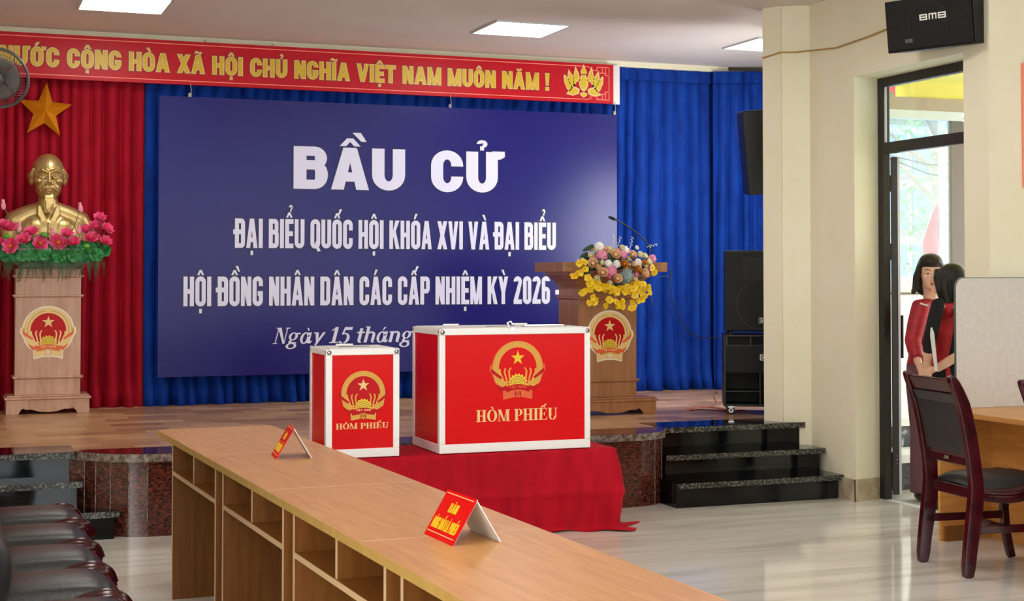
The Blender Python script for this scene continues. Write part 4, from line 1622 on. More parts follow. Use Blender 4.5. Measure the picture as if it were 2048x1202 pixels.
    for nm, x in (('foot_glide', .252), ('foot_glide', -.262)):
        for s in (-1, 1):
            mb = MB()
            mb.lathe([(.012, 0), (.012, .006)], (x, s * .207, -.006), 10)
            mb.out(nm, M['black_plastic'], t, rel=False)
    return t


GR, GL = 'maroon and black chairs at the voting desk', 'maroon and black chairs in a row on the left'
ch0 = make_chair('maroon wooden chair with black padded back in front of the grey-white partition', GR)
ch0.location, ch0.rotation_euler = (5.005, 6.285, .006), (0, 0, R(-6))
o = dup(ch0, (5.12, 5.53, .006), R(-5), 'maroon chair at the right photo edge, only a post top showing')
llab = ('black leather chair seat at the far end of the left row', 'second black leather chair from the stage in the left row',
        'third black leather chair from the stage in the left row', 'fourth black leather chair from the stage, bottom left corner',
        'black leather chair nearest the camera in the left row, cut by the frame')
chl = make_chair(llab[0], GL, True)
for i, (x, y, a) in enumerate(((.285, 6.72, 3), (.275, 6.21, 2), (.275, 5.71, 2), (.28, 5.21, 2), (.29, 4.72, 2))):
    if i == 0:
        chl.location, chl.rotation_euler = (x, y, .006), (0, 0, R(a))
    else:
        dup(chl, (x, y, .006), R(a), llab[i])

# ------------------------------------------------------------------ voting desk and partition on the right
t = thing('voting_desk', (5.45, 6.3, 0), 'orange-brown wooden desk under the grey-white partition at right', 'desk')
mb = MB()
mb.bx(5.185, 5.88, 5.35, 7.022, .722, .75)
mb.out('desktop', M['desk_wood'], t, bevel=.002)
for y in (5.45, 6.985):
    mb = MB()
    mb.bx(5.225, 5.86, y, y + .02, 0, .722)
    mb.out('side_panel', M['desk_wood'], t)
mb = MB()
mb.bx(5.575, 5.593, 5.47, 6.985, .0, .722)
mb.out('modesty_panel', M['desk_wood'], t)
mb = MB()
mb.bx(5.245, 5.40, 6.966, 6.985, .0, .085)
mb.out('foot_board', M['beech_side'], t)

mb = MB()
q = [(5.30, .751), (5.30, 1.43)] + [(5.30 + .055 * (1 - math.cos(R(a))), 1.43 + .055 * math.sin(R(a))) for a in (15, 30, 45, 60, 75, 90)] + [(6.28, 1.485), (6.28, .751)]
mb.prism(q, (0, 6.93, 0), UX, UZ, NY, -.012, 0)
t = mb.out('voting_partition', M['divider'])
tag(t, 'grey-white voting partition board with rounded corner standing on the orange desk', 'partition board')
mb = MB()
ed = [(5.30, .751), (5.30, 1.43)] + [(5.30 + .055 * (1 - math.cos(R(a))), 1.43 + .055 * math.sin(R(a))) for a in (15, 30, 45, 60, 75, 90)] + [(6.28, 1.485)]
for (a, b), (c, d) in zip(ed[:-1], ed[1:]):
    nv = Vector((-(d - b), c - a)).normalized() * .004
    mb.prism([(a, b), (c, d), (c + nv.x, d + nv.y), (a + nv.x, b + nv.y)], (0, 6.93, 0), UX, UZ, NY, -.013, .001)
mb.out('edge_strip', M['divider_edge'], t)

t = thing('wall_banner', (6.4, 7.02, 1.5), 'red wall banner whose left edge shows at the right photo border', 'banner')
mb = MB()
mb.bx(5.857, 6.9, 7.008, 7.026, 2.02, 2.74)
mb.out('panel', M['banner_red'], t)
mb = MB()
mb.bx(5.852, 5.857, 7.006, 7.027, 2.015, 2.745)
mb.out('frame_edge', M['banner_line'], t)

# ------------------------------------------------------------------ door on the right
DX = 5.84
t = bpy.data.objects.new('door_1', None)
t.location = (DX, 7.85, 0)
COL.objects.link(t)
struct(t)
FYT = 8.458
for nm, (a, b, c, d) in dict(frame_jamb=(FYT - .062, FYT, 0, OZ), frame_jamb_near=(OY0, OY0 + .06, 0, OZ)).items():
    mb = MB()
    mb.bx(DX, DX + .055, a, b, c, d)
    mb.out('frame_jamb', M['door_frame'], t, bevel=.003)
mb = MB()
mb.bx(DX, DX + .055, OY0 + .06, FYT - .062, OZ - .062, OZ)
mb.out('frame_head', M['door_frame'], t, bevel=.003)
mb = MB()
mb.bx(DX, DX + .055, OY0 + .06, FYT - .062, 2.318, 2.392)
mb.out('transom_bar', M['door_frame'], t, bevel=.003)
mb = MB()
mb.bx(DX + .022, DX + .028, OY0 + .06, FYT - .062, 2.392, OZ - .062)
mb.out('transom_pane', M['glass'], t)
mb = MB()
mb.bx(DX + .012, DX + .02, FYT - .08, FYT - .062, 2.392, OZ - .062)
mb.out('transom_bead', M['white_alu'], t)

# open leaf, swung outwards and seen nearly edge-on
hinge = Vector((DX + .07, FYT - .045, 0))
ang = R(36.5)                                # direction measured from +y towards +x
dv_ = Vector((math.sin(ang), math.cos(ang), 0))
nv_ = Vector((math.cos(ang), -math.sin(ang), 0))
t = thing('door_leaf', hinge, 'dark-framed glass door leaf swung open, left of the two women', 'door leaf')
W_ = .52


def leaf_box(a0, a1, b0, b1, z0, z1):
    mb = MB()
    P = [hinge + dv_ * a + nv_ * b for a, b in ((a0, b0), (a1, b0), (a1, b1), (a0, b1))]
    mb.prism([(p.x, p.y) for p in P], (0, 0, 0), UX, (0, 1, 0), UZ, z0, z1)
    return mb


leaf_box(0, .075, 0, .045, .03, 2.30).out('leaf_stile', M['door_frame'], t, bevel=.003)
leaf_box(W_ - .075, W_, 0, .045, .03, 2.30).out('leaf_stile', M['door_frame'], t, bevel=.003)
leaf_box(.075, W_ - .075, 0, .045, 2.225, 2.30).out('leaf_rail', M['door_frame'], t)
leaf_box(.075, W_ - .075, 0, .045, .03, .12).out('leaf_rail', M['door_frame'], t)
leaf_box(.075, W_ - .075, .018, .026, .12, 2.225).out('leaf_pane', M['glass'], t)
leaf_box(.0, .012, .045, .06, .03, 2.30).out('leaf_gasket', M['white_alu'], t)
for z in (.26, 1.66, 2.12):
    mb = MB()
    mb.lathe([(.013, -.055), (.013, .055)], hinge + Vector((-.012, .0, z)), 12)
    h_ = mb.out('hinge', M['black_plastic'], t)
    for k in range(3):
        mb = MB()
        p = hinge + nv_ * .03 + dv_ * -.001 + UZ * (z + .03 - .025 * k)
        mb.ell(p, .006, nu=8, nv=6)
        mb.out('hinge_screw', M['chrome'], h_)
mb = MB()
p = hinge + dv_ * (W_ - .04) + nv_ * .06
mb.tube([p + UZ * .92, p + UZ * 1.22], .011, 8)
mb.tube([p + UZ * .96, p + UZ * .96 - nv_ * .03], .009, 8)
mb.tube([p + UZ * 1.18, p + UZ * 1.18 - nv_ * .03], .009, 8)
mb.out('pull_handle', M['black_plastic'], t)

# ------------------------------------------------------------------ outside the door
mb = MB()
mb.bx(5.88, 30, 7.26, 40, -.12, -.005)
mb.bx(9.0, 30, 4, 7.26, -.12, -.005)
struct(mb.out('pavement_outside', M['asphalt']))
mb = MB()
mb.bx(5.84, 5.9, OY0, 8.45, -.004, .002)
struct(mb.out('trim_threshold', M['white_stone']))
PYW = 9.62
a = struct(bpy.data.objects.new('outside_steps', None))
a.location = (6.8, 9.0, 0)
COL.objects.link(a)
for i, (y, z0, z1) in enumerate(((8.72, 0, .19), (9.12, .19, .40))):
    mb = MB()
    mb.bx(6.1, 8.6, y + .02, PYW + .2, z0, z1)
    mb.out('riser', M['vein_marble'], a)
    mb = MB()
    mb.bx(6.1, 8.6, y, PYW + .2, z1, z1 + .055)
    mb.out('tread', M['white_stone'], a)
# glazed screen beyond the steps
a = bpy.data.objects.new('window_1', None)
a.location = (7.0, PYW, .455)
COL.objects.link(a)
struct(a)
pl_, pr_ = at_y(1768, 400, PYW).x - .6, at_y(1927, 400, PYW).x
pm_ = at_y(1909, 400, PYW).x
zt, zr0, zr1 = at_y(1850, 229, PYW).z, at_y(1850, 575, PYW).z, at_y(1850, 553, PYW).z
for nm, m_, q in (('screen_stile', 'brown_alu', (pm_, pr_ + .12, .455, zt - .041)), ('screen_head', 'beige_beam', (pl_, pr_ + 1.5, zt + .03, zt + .13)), ('screen_rail', 'white_alu', (pl_, pm_, zr0, zr1)),
                  ('screen_panel', 'white_stone', (pl_, pm_, .455, zr0)), ('screen_inner_head', 'white_alu', (pl_, pr_, zt - .04, zt + .03)), ('screen_bead', 'brown_alu', (pm_ - .025, pm_, zr1, zt - .04))):
    mb = MB()
    dpt = .05 if nm != 'screen_panel' else .03
    mb.bx(q[0], q[1], PYW, PYW + dpt, q[2], q[3])
    mb.out(nm, M[m_], a)
mb = MB()
mb.bx(pl_, pm_, PYW + .02, PYW + .026, zr1, zt - .04)
mb.out('screen_pane', M['haze_glass'], a)
mb = MB()
mb.tube([(pl_, PYW - .01, at_y(1800, 587, PYW).z), (pm_, PYW - .01, at_y(1800, 587, PYW).z)], .008, 6)
mb.out('screen_bar', M['brown_alu'], a)
mb = MB()
mb.bx(6.95, 9.6, PYW + .02, PYW + .2, zt + .13, 3.35)
mb.bx(5.88, 9.6, 7.26, PYW + .2, 3.02, 3.10)
struct(mb.out('veranda_ceiling', M['yellow_paint']))

t = thing('street_building', (15, 26, 0), 'pale multi-storey building with blue windows seen through the glass', 'building')
bo = at_y(1800, 400, 26)
bo.x += 0
mb = MB()
mb.bx(bo.x - 4.5, bo.x + 1.15, 26, 29, 0, 9)
mb.out('wall', M['facade'], t)
for k in range(5):
    for j in range(2):
        mb = MB()
        x = bo.x - .55 + .85 * j
        mb.bx(x, x + .7, 25.96, 26.0, 1.3 + k * 1.15, 2.15 + k * 1.15)
        f_ = mb.out('window', M['blue_pane'], t)
        mb = MB()
        mb.bx(x - .05, x + .75, 25.9, 25.96, 1.22 + k * 1.15, 1.3 + k * 1.15)
        mb.out('sill', M['brown_alu'], f_)
mb = MB()
mb.bx(bo.x - .5, bo.x + .75, 25.8, 25.84, 5.1, 5.8)
mb.out('shop_sign', M['flag_red'], t)
# tree
t = thing('street_tree', at_y(1885, 600, 20) * 1, 'leafy green tree growing beyond the glass screen', 'tree')
t.location.z = 0
tx, ty = t.location.x, t.location.y
mb = MB()
mb.tube([(tx, ty, 0), (tx + .05, ty, 1.5), (tx - .1, ty, 3), (tx, ty, 5.5)], [.14, .11, .08, .03], 8)
for s_ in range(7):
    a_ = s_ * .9
    mb.tube([(tx, ty, 1.6 + .5 * s_), (tx + .8 * math.cos(a_), ty + .8 * math.sin(a_), 2.3 + .5 * s_), (tx + 1.3 * math.cos(a_), ty + 1.3 * math.sin(a_), 2.6 + .5 * s_)], [.05, .03, .012], 6)
mb.out('trunk', M['bark'], t)
mb = MB()
tr = random.Random(9)
for i in range(1500):
    p = Vector((tx + tr.gauss(.2, .75), ty + tr.gauss(0, .8), 2.9 + tr.gauss(0, 1.35)))
    q = Euler((tr.uniform(0, 6), tr.uniform(0, 6), tr.uniform(0, 6))).to_matrix()
    L_ = tr.uniform(.10, .2)
    mb.face([p + q @ Vector(v_) for v_ in ((0, 0, 0), (L_ * .5, L_ * .22, 0), (L_, 0, .02), (L_ * .5, -L_ * .22, 0))])
o = mb.out('foliage', M['leaf'], t, fix=False)
o['kind'] = 'stuff'
# flag
t = thing('red_flag', at_y(1866, 600, 13), 'red flag hanging from a pole beyond the glass, above the women', 'flag')
t.location.z = 0
f0, f1 = at_y(1880, 388, 13), at_y(1868, 512, 13)
mb = MB()
mb.tube([(f0.x + .0, 13.02, 0), (f0.x + .01, 13.02, f0.z + .12)], .012, 8)
mb.out('pole', M['door_frame'], t)
mb = MB()
mb.grid(12, 14, lambda a, b: (f0.x - (.03 + .28 * min(1, b * 1.7) * (1 - .35 * b)) * a, 13 + .03 * math.sin(a * 9 + b * 3), f0.z - (f0.z - f1.z + .15) * b - .12 * a * (1 - b)))
mb.out('cloth', M['flag_red'], t, smooth=True, solid=.003)
for k, (ya, yb, lab) in enumerate(((318, 334, 'upper overhead wire crossing the view through the door glass'), (322, 366, 'lower overhead wire sagging across the view through the door glass'))):
    p0, p1 = at_y(1760, ya - 12, 18), at_y(1945, yb, 18)
    mb = MB()
    mb.tube([p0 - UX * 3 + UZ * .3, p0, (p0 + p1) / 2 - UZ * .06, p1, p1 + UX * 3], .012, 5)
    o = mb.out('overhead_wire', M['cable_black'])
    tag(o, lab, 'wire')

# ------------------------------------------------------------------ wall loudspeaker above the door
c = at_d(1857, 45, 8.75)
rr = Vector((math.sin(R(25)), -math.cos(R(25)), 0))
nn = Vector((-math.cos(R(25)), -math.sin(R(25)), 0))
tl_ = R(7.7)
uu = nn * math.sin(tl_) + UZ * math.cos(tl_)
nf = nn * math.cos(tl_) - UZ * math.sin(tl_)
MT = Matrix.Translation(c) @ Matrix((rr, uu, nf)).transposed().to_4x4()
t = thing('wall_speaker', c, 'black loudspeaker mounted on the wall above the glass door', 'speaker')
hw, hh = .288, .155
mb = MB()
mb.prism([(-hw, -hh), (hw, -hh), (hw, hh), (-hw, hh)], (0, 0, 0), UX, (0, 1, 0), UZ, -.27, -.012)
mb.xform(MT).out('cabinet', M['black_plastic'], t, bevel=.006)
mb = MB()
mb.prism([(-hw + .012, -hh + .012), (hw - .012, -hh + .012), (hw - .012, hh - .012), (-hw + .012, hh - .012)], (0, 0, 0), UX, (0, 1, 0), UZ, -.012, 0)
gr_ = mb.xform(MT).out('grille', M['black_grille'], t, bevel=.004)
mb = MB()
mb.lathe([(.132, .0), (.132, .0012), (.124, .0012), (.124, 0)], (0, 0, 0), 48, caps=False)
mb.lathe([(.05, .0), (.05, .0012), (.045, .0012), (.045, 0)], (-.22, .02, 0), 24, caps=False)
mb.lathe([(.05, .0), (.05, .0012), (.045, .0012), (.045, 0)], (.22, .02, 0), 24, caps=False)
mb.xform(MT).out('driver_outline', M['black_plastic'], t)
# maker's badge: three rounded letters
bd = []
lw, lh, tk = .05, .036, .0075
for k, x in enumerate((-.03, .03, .09)):
    if k == 1:
        bd += [rect(x - lw / 2, -lh / 2, x - lw / 2 + tk, lh / 2), rect(x + lw / 2 - tk, -lh / 2, x + lw / 2, lh / 2), rect(x - lw / 2, lh / 2 - tk, x + lw / 2, lh / 2), rect(x - tk / 2, -lh / 2, x + tk / 2, lh / 2)]
    else:
        bd += [rect(x - lw / 2, -lh / 2, x - lw / 2 + tk, lh / 2), rect(x + lw / 2 - tk, -lh / 2, x + lw / 2, lh / 2), rect(x - lw / 2, lh / 2 - tk, x + lw / 2, lh / 2),
               rect(x - lw / 2, -lh / 2, x + lw / 2, -lh / 2 + tk), rect(x - lw / 2 + tk, -tk / 2, x + lw / 2 - tk, tk / 2)]
bd.append(arc(.125, -.012, .004, .004, .002, .002, 0, 360))
mb = MB()
letters(mb, polys(bd), (0, .035, 0), UX, (0, 1, 0), UZ, .001, .003, 1, 1)
mb.xform(MT).out('badge', M['paper'], t)
mb = MB()
mb.prism([(-.16, -.105), (-.11, -.105), (-.11, -.083), (-.16, -.083)], (0, 0, 0), UX, (0, 1, 0), UZ, .0005, .002)
mb.xform(MT).out('rating_plate', M['cable_black'] if False else M['grey_cage'], t)
mb = MB()
bp = MT @ Vector((0, 0, -.27))
mb.tube([bp, Vector((WX, bp.y + .02, bp.z + .03))], .02, 8)
mb.out('bracket', M['black_plastic'], t)
mb = MB()
pts = [Vector((5.368, 9.165, at_d(1528, 92, 9.95).z)), at_d(1565, 82, 9.9) , Vector((5.528, 8.982, at_d(1592, 75, 9.75).z)), Vector((5.61, 8.6, 3.05)), Vector((5.61, 8.2, 3.07)), Vector((5.61, 7.75, 3.11)), bp + nf * .02 - rr * .2]
pts[1] = Vector((5.434, 9.026, pts[1].z))
mb.tube(pts, .006, 6)
o = mb.out('speaker_cable', M['cable_tan'])
tag(o, 'thin tan cable running along the cream wall to the wall loudspeaker', 'cable')

# ------------------------------------------------------------------ loudspeakers on the stage
SA = R(-27)


def sp_at(base, x, y, z):
    c_, s_ = math.cos(SA), math.sin(SA)
    return Vector((base.x + x * c_ - y * s_, base.y + x * s_ + y * c_, base.z + z))


t = thing('subwoofer', (5.318, 9.66, HS), 'wide black bass cabinet on castors, at the bottom of the speaker stack', 'speaker', None, SA)
w_, d_, h_ = .56, .42, .53
for q in ((0, .018, 0, d_, .06, h_ + .06), (w_ - .018, w_, 0, d_, .06, h_ + .06), (.018, w_ - .018, 0, d_, .06, .078), (.018, w_ - .018, 0, d_, h_ + .042, h_ + .06), (.018, w_ - .018, d_ - .02, d_, .078, h_ + .042)):
    mb = MB()
    mb.bx(*q)
    mb.out('cabinet_panel', M['black_plastic'], t, rel=False, bevel=.003)
mb = MB()
mb.bx(.018, w_ - .018, .006, .022, .31, .505)
fr0 = mb.out('front_grille', M['black_grille'], t, rel=False)
mb = MB()
mb.bx(.018, w_ - .018, .004, .016, .505, .515)
for x in (.018, .19, .37, w_ - .03):
    mb.bx(x, x + .014, .004, .016, .515, h_ + .042)
mb.out('port_frame', M['black_plastic'], t, rel=False)
mb = MB()
mb.bx(.018, w_ - .018, .08, .1, .515, h_ + .042)
mb.bx(.018, w_ - .018, .25, .27, .078, .31)
mb.out('port_back', M['dark_recess'], t, rel=False)
mb = MB()
mb.bx(.26, .275, .03, .25, .078, .31)
mb.bx(.018, w_ - .018, .03, .25, .165, .175)
mb.out('horn_vane', M['black_plastic'], t, rel=False)
mb = MB()
mb.bx(.265, .315, .002, .006, .40, .445)
b_ = mb.out('badge', M['grey_badge'], t, rel=False)
mb = MB()
mb.lathe([(.017, 0), (.011, 0), (.011, .002), (.017, .002)], (.29, .0015, .4225), 16, 'Y', caps=False)
mb.bx(.287, .311, .0005, .002, .404, .412)
mb.out('badge_mark', M['dark_recess'], b_, rel=False)
for x in (.055, w_ - .055):
    for y in (.05, d_ - .05):
        mb = MB()
        mb.lathe([(.012, .0), (.03, .001), (.03, .026), (.012, .027)], (x, y + .012, .03), 18, 'Y')
        cs_ = mb.out('caster', M['black_plastic'], t, rel=False)
        mb = MB()
        mb.lathe([(.008, 0), (.018, 0), (.018, .001), (.008, .001)], (x, y - .0165, .03), 16, 'Y', caps=False)
        mb.out('caster_ring', M['paper'], cs_, rel=False)
        mb = MB()
        mb.bx(x - .02, x + .02, y - .022, y + .018, .052, .0605)
        mb.out('caster_fork', M['chrome'], cs_, rel=False)

t = thing('loudspeaker', (sp_at(Vector((5.318, 9.66, HS)), .014, .01, h_ + .06)), 'tall black loudspeaker standing on the bass cabinet', 'speaker', None, SA)
w2, d2, h2 = .53, .36, .62
mb = MB()
mb.bx(0, w2, .012, d2, .02, h2)
mb.out('cabinet', M['black_plastic'], t, rel=False, bevel=.008)
mb = MB()
mb.bx(.012, w2 - .012, 0, .012, .03, h2 - .012)
mb.out('grille', M['black_grille'], t, rel=False, bevel=.004)
mb = MB()
mb.lathe([(.185, 0), (.185, .002), (.178, .002), (.178, 0)], (.265, 0, .22), 48, 'Y', caps=False)
mb.out('woofer_ring', M['black_plastic'], t, rel=False)
mb = MB()
mb.bx(.13, .40, -.001, .0, .40, .57)
mb.out('horn_mouth', M['dark_recess'], t, rel=False)
mb = MB()
mb.bx(.243, .290, -.003, -.0005, .078, .13)
bd_ = mb.out('badge', M['dark_recess'], t, rel=False)
mb = MB()
for q in ((.245, .2475, .08, .128), (.2855, .288, .08, .128), (.245, .25, .1255, .128), (.283, .288, .1255, .128), (.245, .25, .08, .0825), (.283, .288, .08, .0825), (.257, .262, .082, .126), (.262, .272, .12, .125), (.262, .274, .103, .107), (.262, .274, .088, .092), (.27, .275, .092, .103), (.269, .273, .107, .12)):
    mb.bx(q[0], q[1], -.0045, -.003, q[2], q[3])
mb.out('badge_mark', M['grey_badge'], bd_, rel=False)
for x in (.04, w2 - .04):
    for y in (.05, d2 - .04):
        mb = MB()
        mb.lathe([(.018, 0), (.018, .02)], (x, y, 0), 12)
        mb.out('foot', M['black_plastic'], t, rel=False)

# hung loudspeaker, turned sideways and tipped forward
c = at_d(1491, 307, 10.9)
t = thing('hung_speaker', c, 'black loudspeaker hung high beside the cream pilaster, half hidden', 'speaker')
MT = Matrix.Translation(c) @ Euler((R(5), R(-5), R(-24))).to_matrix().to_4x4()
hz = .312
mb = MB()
mb.bx(0, .42, 0, .4, -hz, hz)
mb.xform(MT).out('cabinet', M['black_plastic'], t, bevel=.008)
mb = MB()
mb.bx(.115, .20, -.004, .001, -.09, .17)
mb.xform(MT).out('handle_recess', M['dark_recess'], t)
mb = MB()
for q in ((.107, .115, -.098, .178), (.20, .208, -.098, .178), (.115, .20, -.098, -.09), (.115, .20, .17, .178)):
    mb.bx(q[0], q[1], -.007, .001, q[2], q[3])
mb.xform(MT).out('handle_frame', M['black_plastic'], t)
mb = MB()
mb.bx(.115, .15, -.003, .001, -.165, -.135)
mb.xform(MT).out('socket_plate', M['grey_cage'], t)
mb = MB()
pb = MT @ Vector((.42, .2, 0))
mb.tube([pb, (6.35, 9.72, pb.z + .02)], .022, 8)
mb.out('wall_bracket', M['black_plastic'], t)

# stage cables
for lab, pts, m_ in (('orange power cable lying on the stage beside the bass cabinet', [(1372, 819), (1395, 815), (1420, 814), (1445, 818), (1470, 822), (1500, 824)], 'cable_orange'),
                     ('dark red cable curving on the stage floor beside the bass cabinet', [(1380, 821), (1400, 819), (1425, 820), (1450, 822), (1490, 820)], 'maroon')):
    mb = MB()
    mb.tube([at_z(a, b, HS + .005) for a, b in pts], .0042, 6)
    o = mb.out('floor_cable', M[m_])
    tag(o, lab, 'cable')
mb = MB()
mb.tube([at_z(1433, 806, HS + .006), at_y(1428, 795, 9.75), at_y(1427, 788, 9.78), at_y(1431, 784, 9.8), (5.36, 9.84, .62)], .004, 6)
o = mb.out('looped_cable', M['cable_tan'])
tag(o, 'thin pale cable looping up behind the bass cabinet', 'cable')
mb = MB()
mb.tube([at_y(1342, 540, 11.84), at_y(1344, 600, 11.84), at_y(1360, 640, 11.84), at_y(1380, 668, 11.84), at_y(1405, 676, 11.84), at_y(1437, 676, 11.84)], .005, 6)
o = mb.out('curtain_cable', M['cable_black'])
tag(o, 'thin dark cable hanging in a curve on the blue curtain', 'cable')

# ------------------------------------------------------------------ fan under the ceiling
c = at_y(-4, 156, 10.9)
t = thing('ceiling_fan', (c.x, c.y, ZC), 'grey caged orbit fan hanging under the ceiling at the left photo edge', 'fan')
view = (Vector((0, 0, EYE)) - c).normalized()
ax = (view * .93 + Vector((-.26, 0, -.22))).normalized()
qx = ax.cross(UZ).normalized()
qz = qx.cross(ax).normalized()
MF = Matrix.Translation(c) @ Matrix((qx, qz, ax)).transposed().to_4x4()
RF = .208
mb = MB()
mb.tube([(RF * math.cos(a * PI / 32), RF * math.sin(a * PI / 32), 0) for a in range(64)], .011, 8, closed=True)
mb.xform(MF).out('cage_rim', M['grey_cage'], t, smooth=True)
for sgn, nm in ((1, 'front_cage'), (-1, 'rear_cage')):
    mb = MB()
    for k in range(48):
        a = k * 2 * PI / 48
        pts = []
        for i in range(6):
            r_ = RF * (.24 + .76 * i / 5)
            b = a + .5 * (1 - i / 5)
            pts.append((r_ * math.cos(b), r_ * math.sin(b), sgn * .055 * (1 - (i / 5) ** 2.2)))
        mb.tube(pts, .0016, 4)
    for r_ in (.45, .75):
        mb.tube([(RF * r_ * math.cos(a * PI / 20), RF * r_ * math.sin(a * PI / 20), sgn * .05 * (1 - r_ ** 3)) for a in range(40)], .002, 4, closed=True)
    mb.xform(MF).out(nm, M['grey_cage'], t)
mb = MB()
mb.lathe([(.001, .062), (.05, .058), (.052, .045), (.05, -.06), (.04, -.12), (.001, -.12)], (0, 0, 0), 24)
mb.xform(MF).out('motor_housing', M['grey_cage'], t, smooth=True)
for k in range(4):
    mb = MB()
    a0_ = k * PI / 2

    def bl(a, b, a0_=a0_):
        r_ = .045 + .105 * a
        th = a0_ + (b - .5) * 1.6 * (.75 + .35 * a)
        return (r_ * math.cos(th), r_ * math.sin(th), .018 * (b - .5))
    mb.grid(7, 9, bl)
    mb.xform(MF).out('blade', M['fan_blade'], t, smooth=True, solid=.002)
mb = MB()
mt_ = MF @ Vector((0, 0, -.11))
mb.tube([mt_, mt_ + Vector((-.05, .05, .06)), (c.x - .10, c.y + .12, ZC - .02)], .014, 8)
mb.lathe([(.06, -.03), (.06, 0), (.0, 0)], (c.x - .10, c.y + .12, ZC), 20)
mb.out('ceiling_mount', M['grey_cage'], t)

# ------------------------------------------------------------------ golden bust
BC = Vector((.664, 11.69, 2.225))
mb = MB()      # head
mt = MB()      # shoulders and chest


def b(x, y, z):
    return (BC.x + x, BC.y + y, BC.z + z)


mb.ell(b(0, .01, .03), (.107, .12, .135), nu=28, nv=18)
mb.ell(b(0, -.02, -.06), (.086, .088, .092), nu=24, nv=16)
mb.ell(b(0, -.066, -.112), (.038, .030, .026))
for s in (-1, 1):
    mb.ell(b(s * .06, -.072, -.022), (.034, .034, .026))
    mb.tube([b(s * .012, -.113, .032), b(s * .04, -.119, .047), (b(s * .075, -.093, .034))], [.011, .013, .008], 8)
    mb.ell(b(s * .042, -.097, .006), (.024, .017, .012))
    mb.tube([b(s * .02, -.112, .004), b(s * .042, -.117, .014), b(s * .066, -.102, .003)], .005, 6)
    mb.tube([b(s * .022, -.110, -.004), b(s * .043, -.113, -.010), b(s * .064, -.100, -.002)], .0045, 6)
    mb.ell(b(s * .016, -.133, -.048), (.012, .014, .010))
    mb.tube([b(s * .004, -.135, -.064), b(s * .03, -.124, -.072), b(s * .055, -.105, -.092), b(s * .063, -.092, -.115)], [.009, .010, .008, .003], 8)
    mb.ell(b(s * .114, .01, -.012), (.012, .026, .042), rot=(0, s * R(12), s * R(-18)))
    mb.ell(b(s * .118, .004, .012), (.012, .028, .022), rot=(0, s * R(12), s * R(-18)))
    for k in range(4):     # combed hair at the temples
        mb.tube([b(s * (.098 - .004 * k), -.05 + .035 * k, .06 + .018 * k), b(s * .112, -.03 + .035 * k, .03), b(s * .108, -.02 + .035 * k, -.005)], [.004, .009, .004], 6)
    mb.tube([b(s * .03, -.125, -.055), b(s * .055, -.1, -.075)], [.007, .004], 6)
    mt.tube([b(s * .04, .02, -.235), b(s * .13, .02, -.268), b(s * .23, .02, -.315), b(s * .285, .015, -.40)], [.075, .078, .085, .07], 16)
    mt.tube([b(s * .27, .015, -.36), b(s * .265, .01, -.50)], [.075, .065], 14)
    # shirt collar wings
    q = [(s * .014, -.305), (s * .04, -.335), (s * .082, -.27), (s * .078, -.20), (s * .055, -.20), (s * .035, -.25)]
    mt.prism(q, b(0, -.090, 0), UX, UZ, (0, -1, .25), -.03, .010)
mb.tube([b(0, -.115, .035), b(0, -.135, -.005), b(0, -.150, -.042)], [.010, .011, .017], 10)
mb.ell(b(0, -.121, -.080), (.034, .014, .008))
mb.ell(b(0, -.117, -.092), (.028, .015, .009))
for k in range(7):       # wavy goatee
    a_ = (k - 3) / 3
    mb.tube([b(.024 * a_, -.098, -.108), b(.024 * a_, -.108, -.14), b(.020 * a_ + .004, -.108, -.175), b(.014 * a_ - .005, -.106, -.21), b(.005 * a_ + .005, -.104, -.245)], [.006, .010, .009, .007, .003], 8)
mt.tube([b(0, .02, -.06), b(0, .015, -.15), b(0, .02, -.26)], [.075, .072, .085], 16)
mt.ell(b(0, .0, -.40), (.27, .115, .17), nu=24, nv=14)
for s in (-1, 1):
    mt.ell(b(s * .1, -.06, -.40), (.11, .06, .11))
mt.loft([[b(rx * math.cos(k * PI / 12), ry * math.sin(k * PI / 12), z) for k in range(24)] for rx, ry, z in ((.28, .095, -.45), (.27, .09, -.55), (.2, .08, -.62), (.19, .08, -.673))])
mt.tube([b(.0, -.115, -.32), b(0, -.125, -.42), b(0, -.11, -.52)], .004, 6)
mb.xform(Matrix.Translation(BC + UZ * .012) @ Matrix.Scale(1.13, 4) @ Matrix.Translation(-BC))
tmp = bpy.data.meshes.new('head')
mb.bm.to_mesh(tmp)
mb.bm.free()
mt.bm.from_mesh(tmp)
bpy.data.meshes.remove(tmp)
o = mt.out('bust', M['gold_metal'], smooth=True, remesh=.0055, sm=2)
tag(o, 'golden bust of an elderly man with goatee on the wooden pedestal', 'bust')

# ------------------------------------------------------------------ flowers
fr = random.Random(17)


def petal_mesh(mb, Q, L, Wd, cup, tip=1.0, nu=6, nv=5, blunt=False):
    """petal rising along local +x of matrix Q, curling up in +z"""
    def f(a, b_):
        w_ = math.sin(min(1, .18 + .82 * a) * PI) ** .7 * Wd * (1 - .0 * a)
        if blunt:
            w_ = Wd * (.35 + .65 * math.sin(PI * min(1, a) ** .9 * .62)) * (1 - max(0, a - .72) ** 2 * 7.5)
        elif a > .98:
            w_ = Wd * .03 * tip
        y = (b_ - .5) * 2 * w_
        x = L * a
        z = cup * L * a * a + .35 * (y * y) / max(Wd, 1e-4)
        return Q @ Vector((x, y, z))
    mb.grid(nu, nv, lambda i, j: f(i, j))


def bloom(mb, layers, blunt=False):
    for (n, L, Wd, el, cup, off) in layers:
        for k in range(n):
            a = 2 * PI * k / n + off
            Q = Matrix.Rotation(a, 4, 'Z') @ Matrix.Translation((L * .05, 0, 0)) @ Matrix.Rotation(-R(el), 4, 'Y')
            petal_mesh(mb, Q, L, Wd, cup, blunt=blunt)


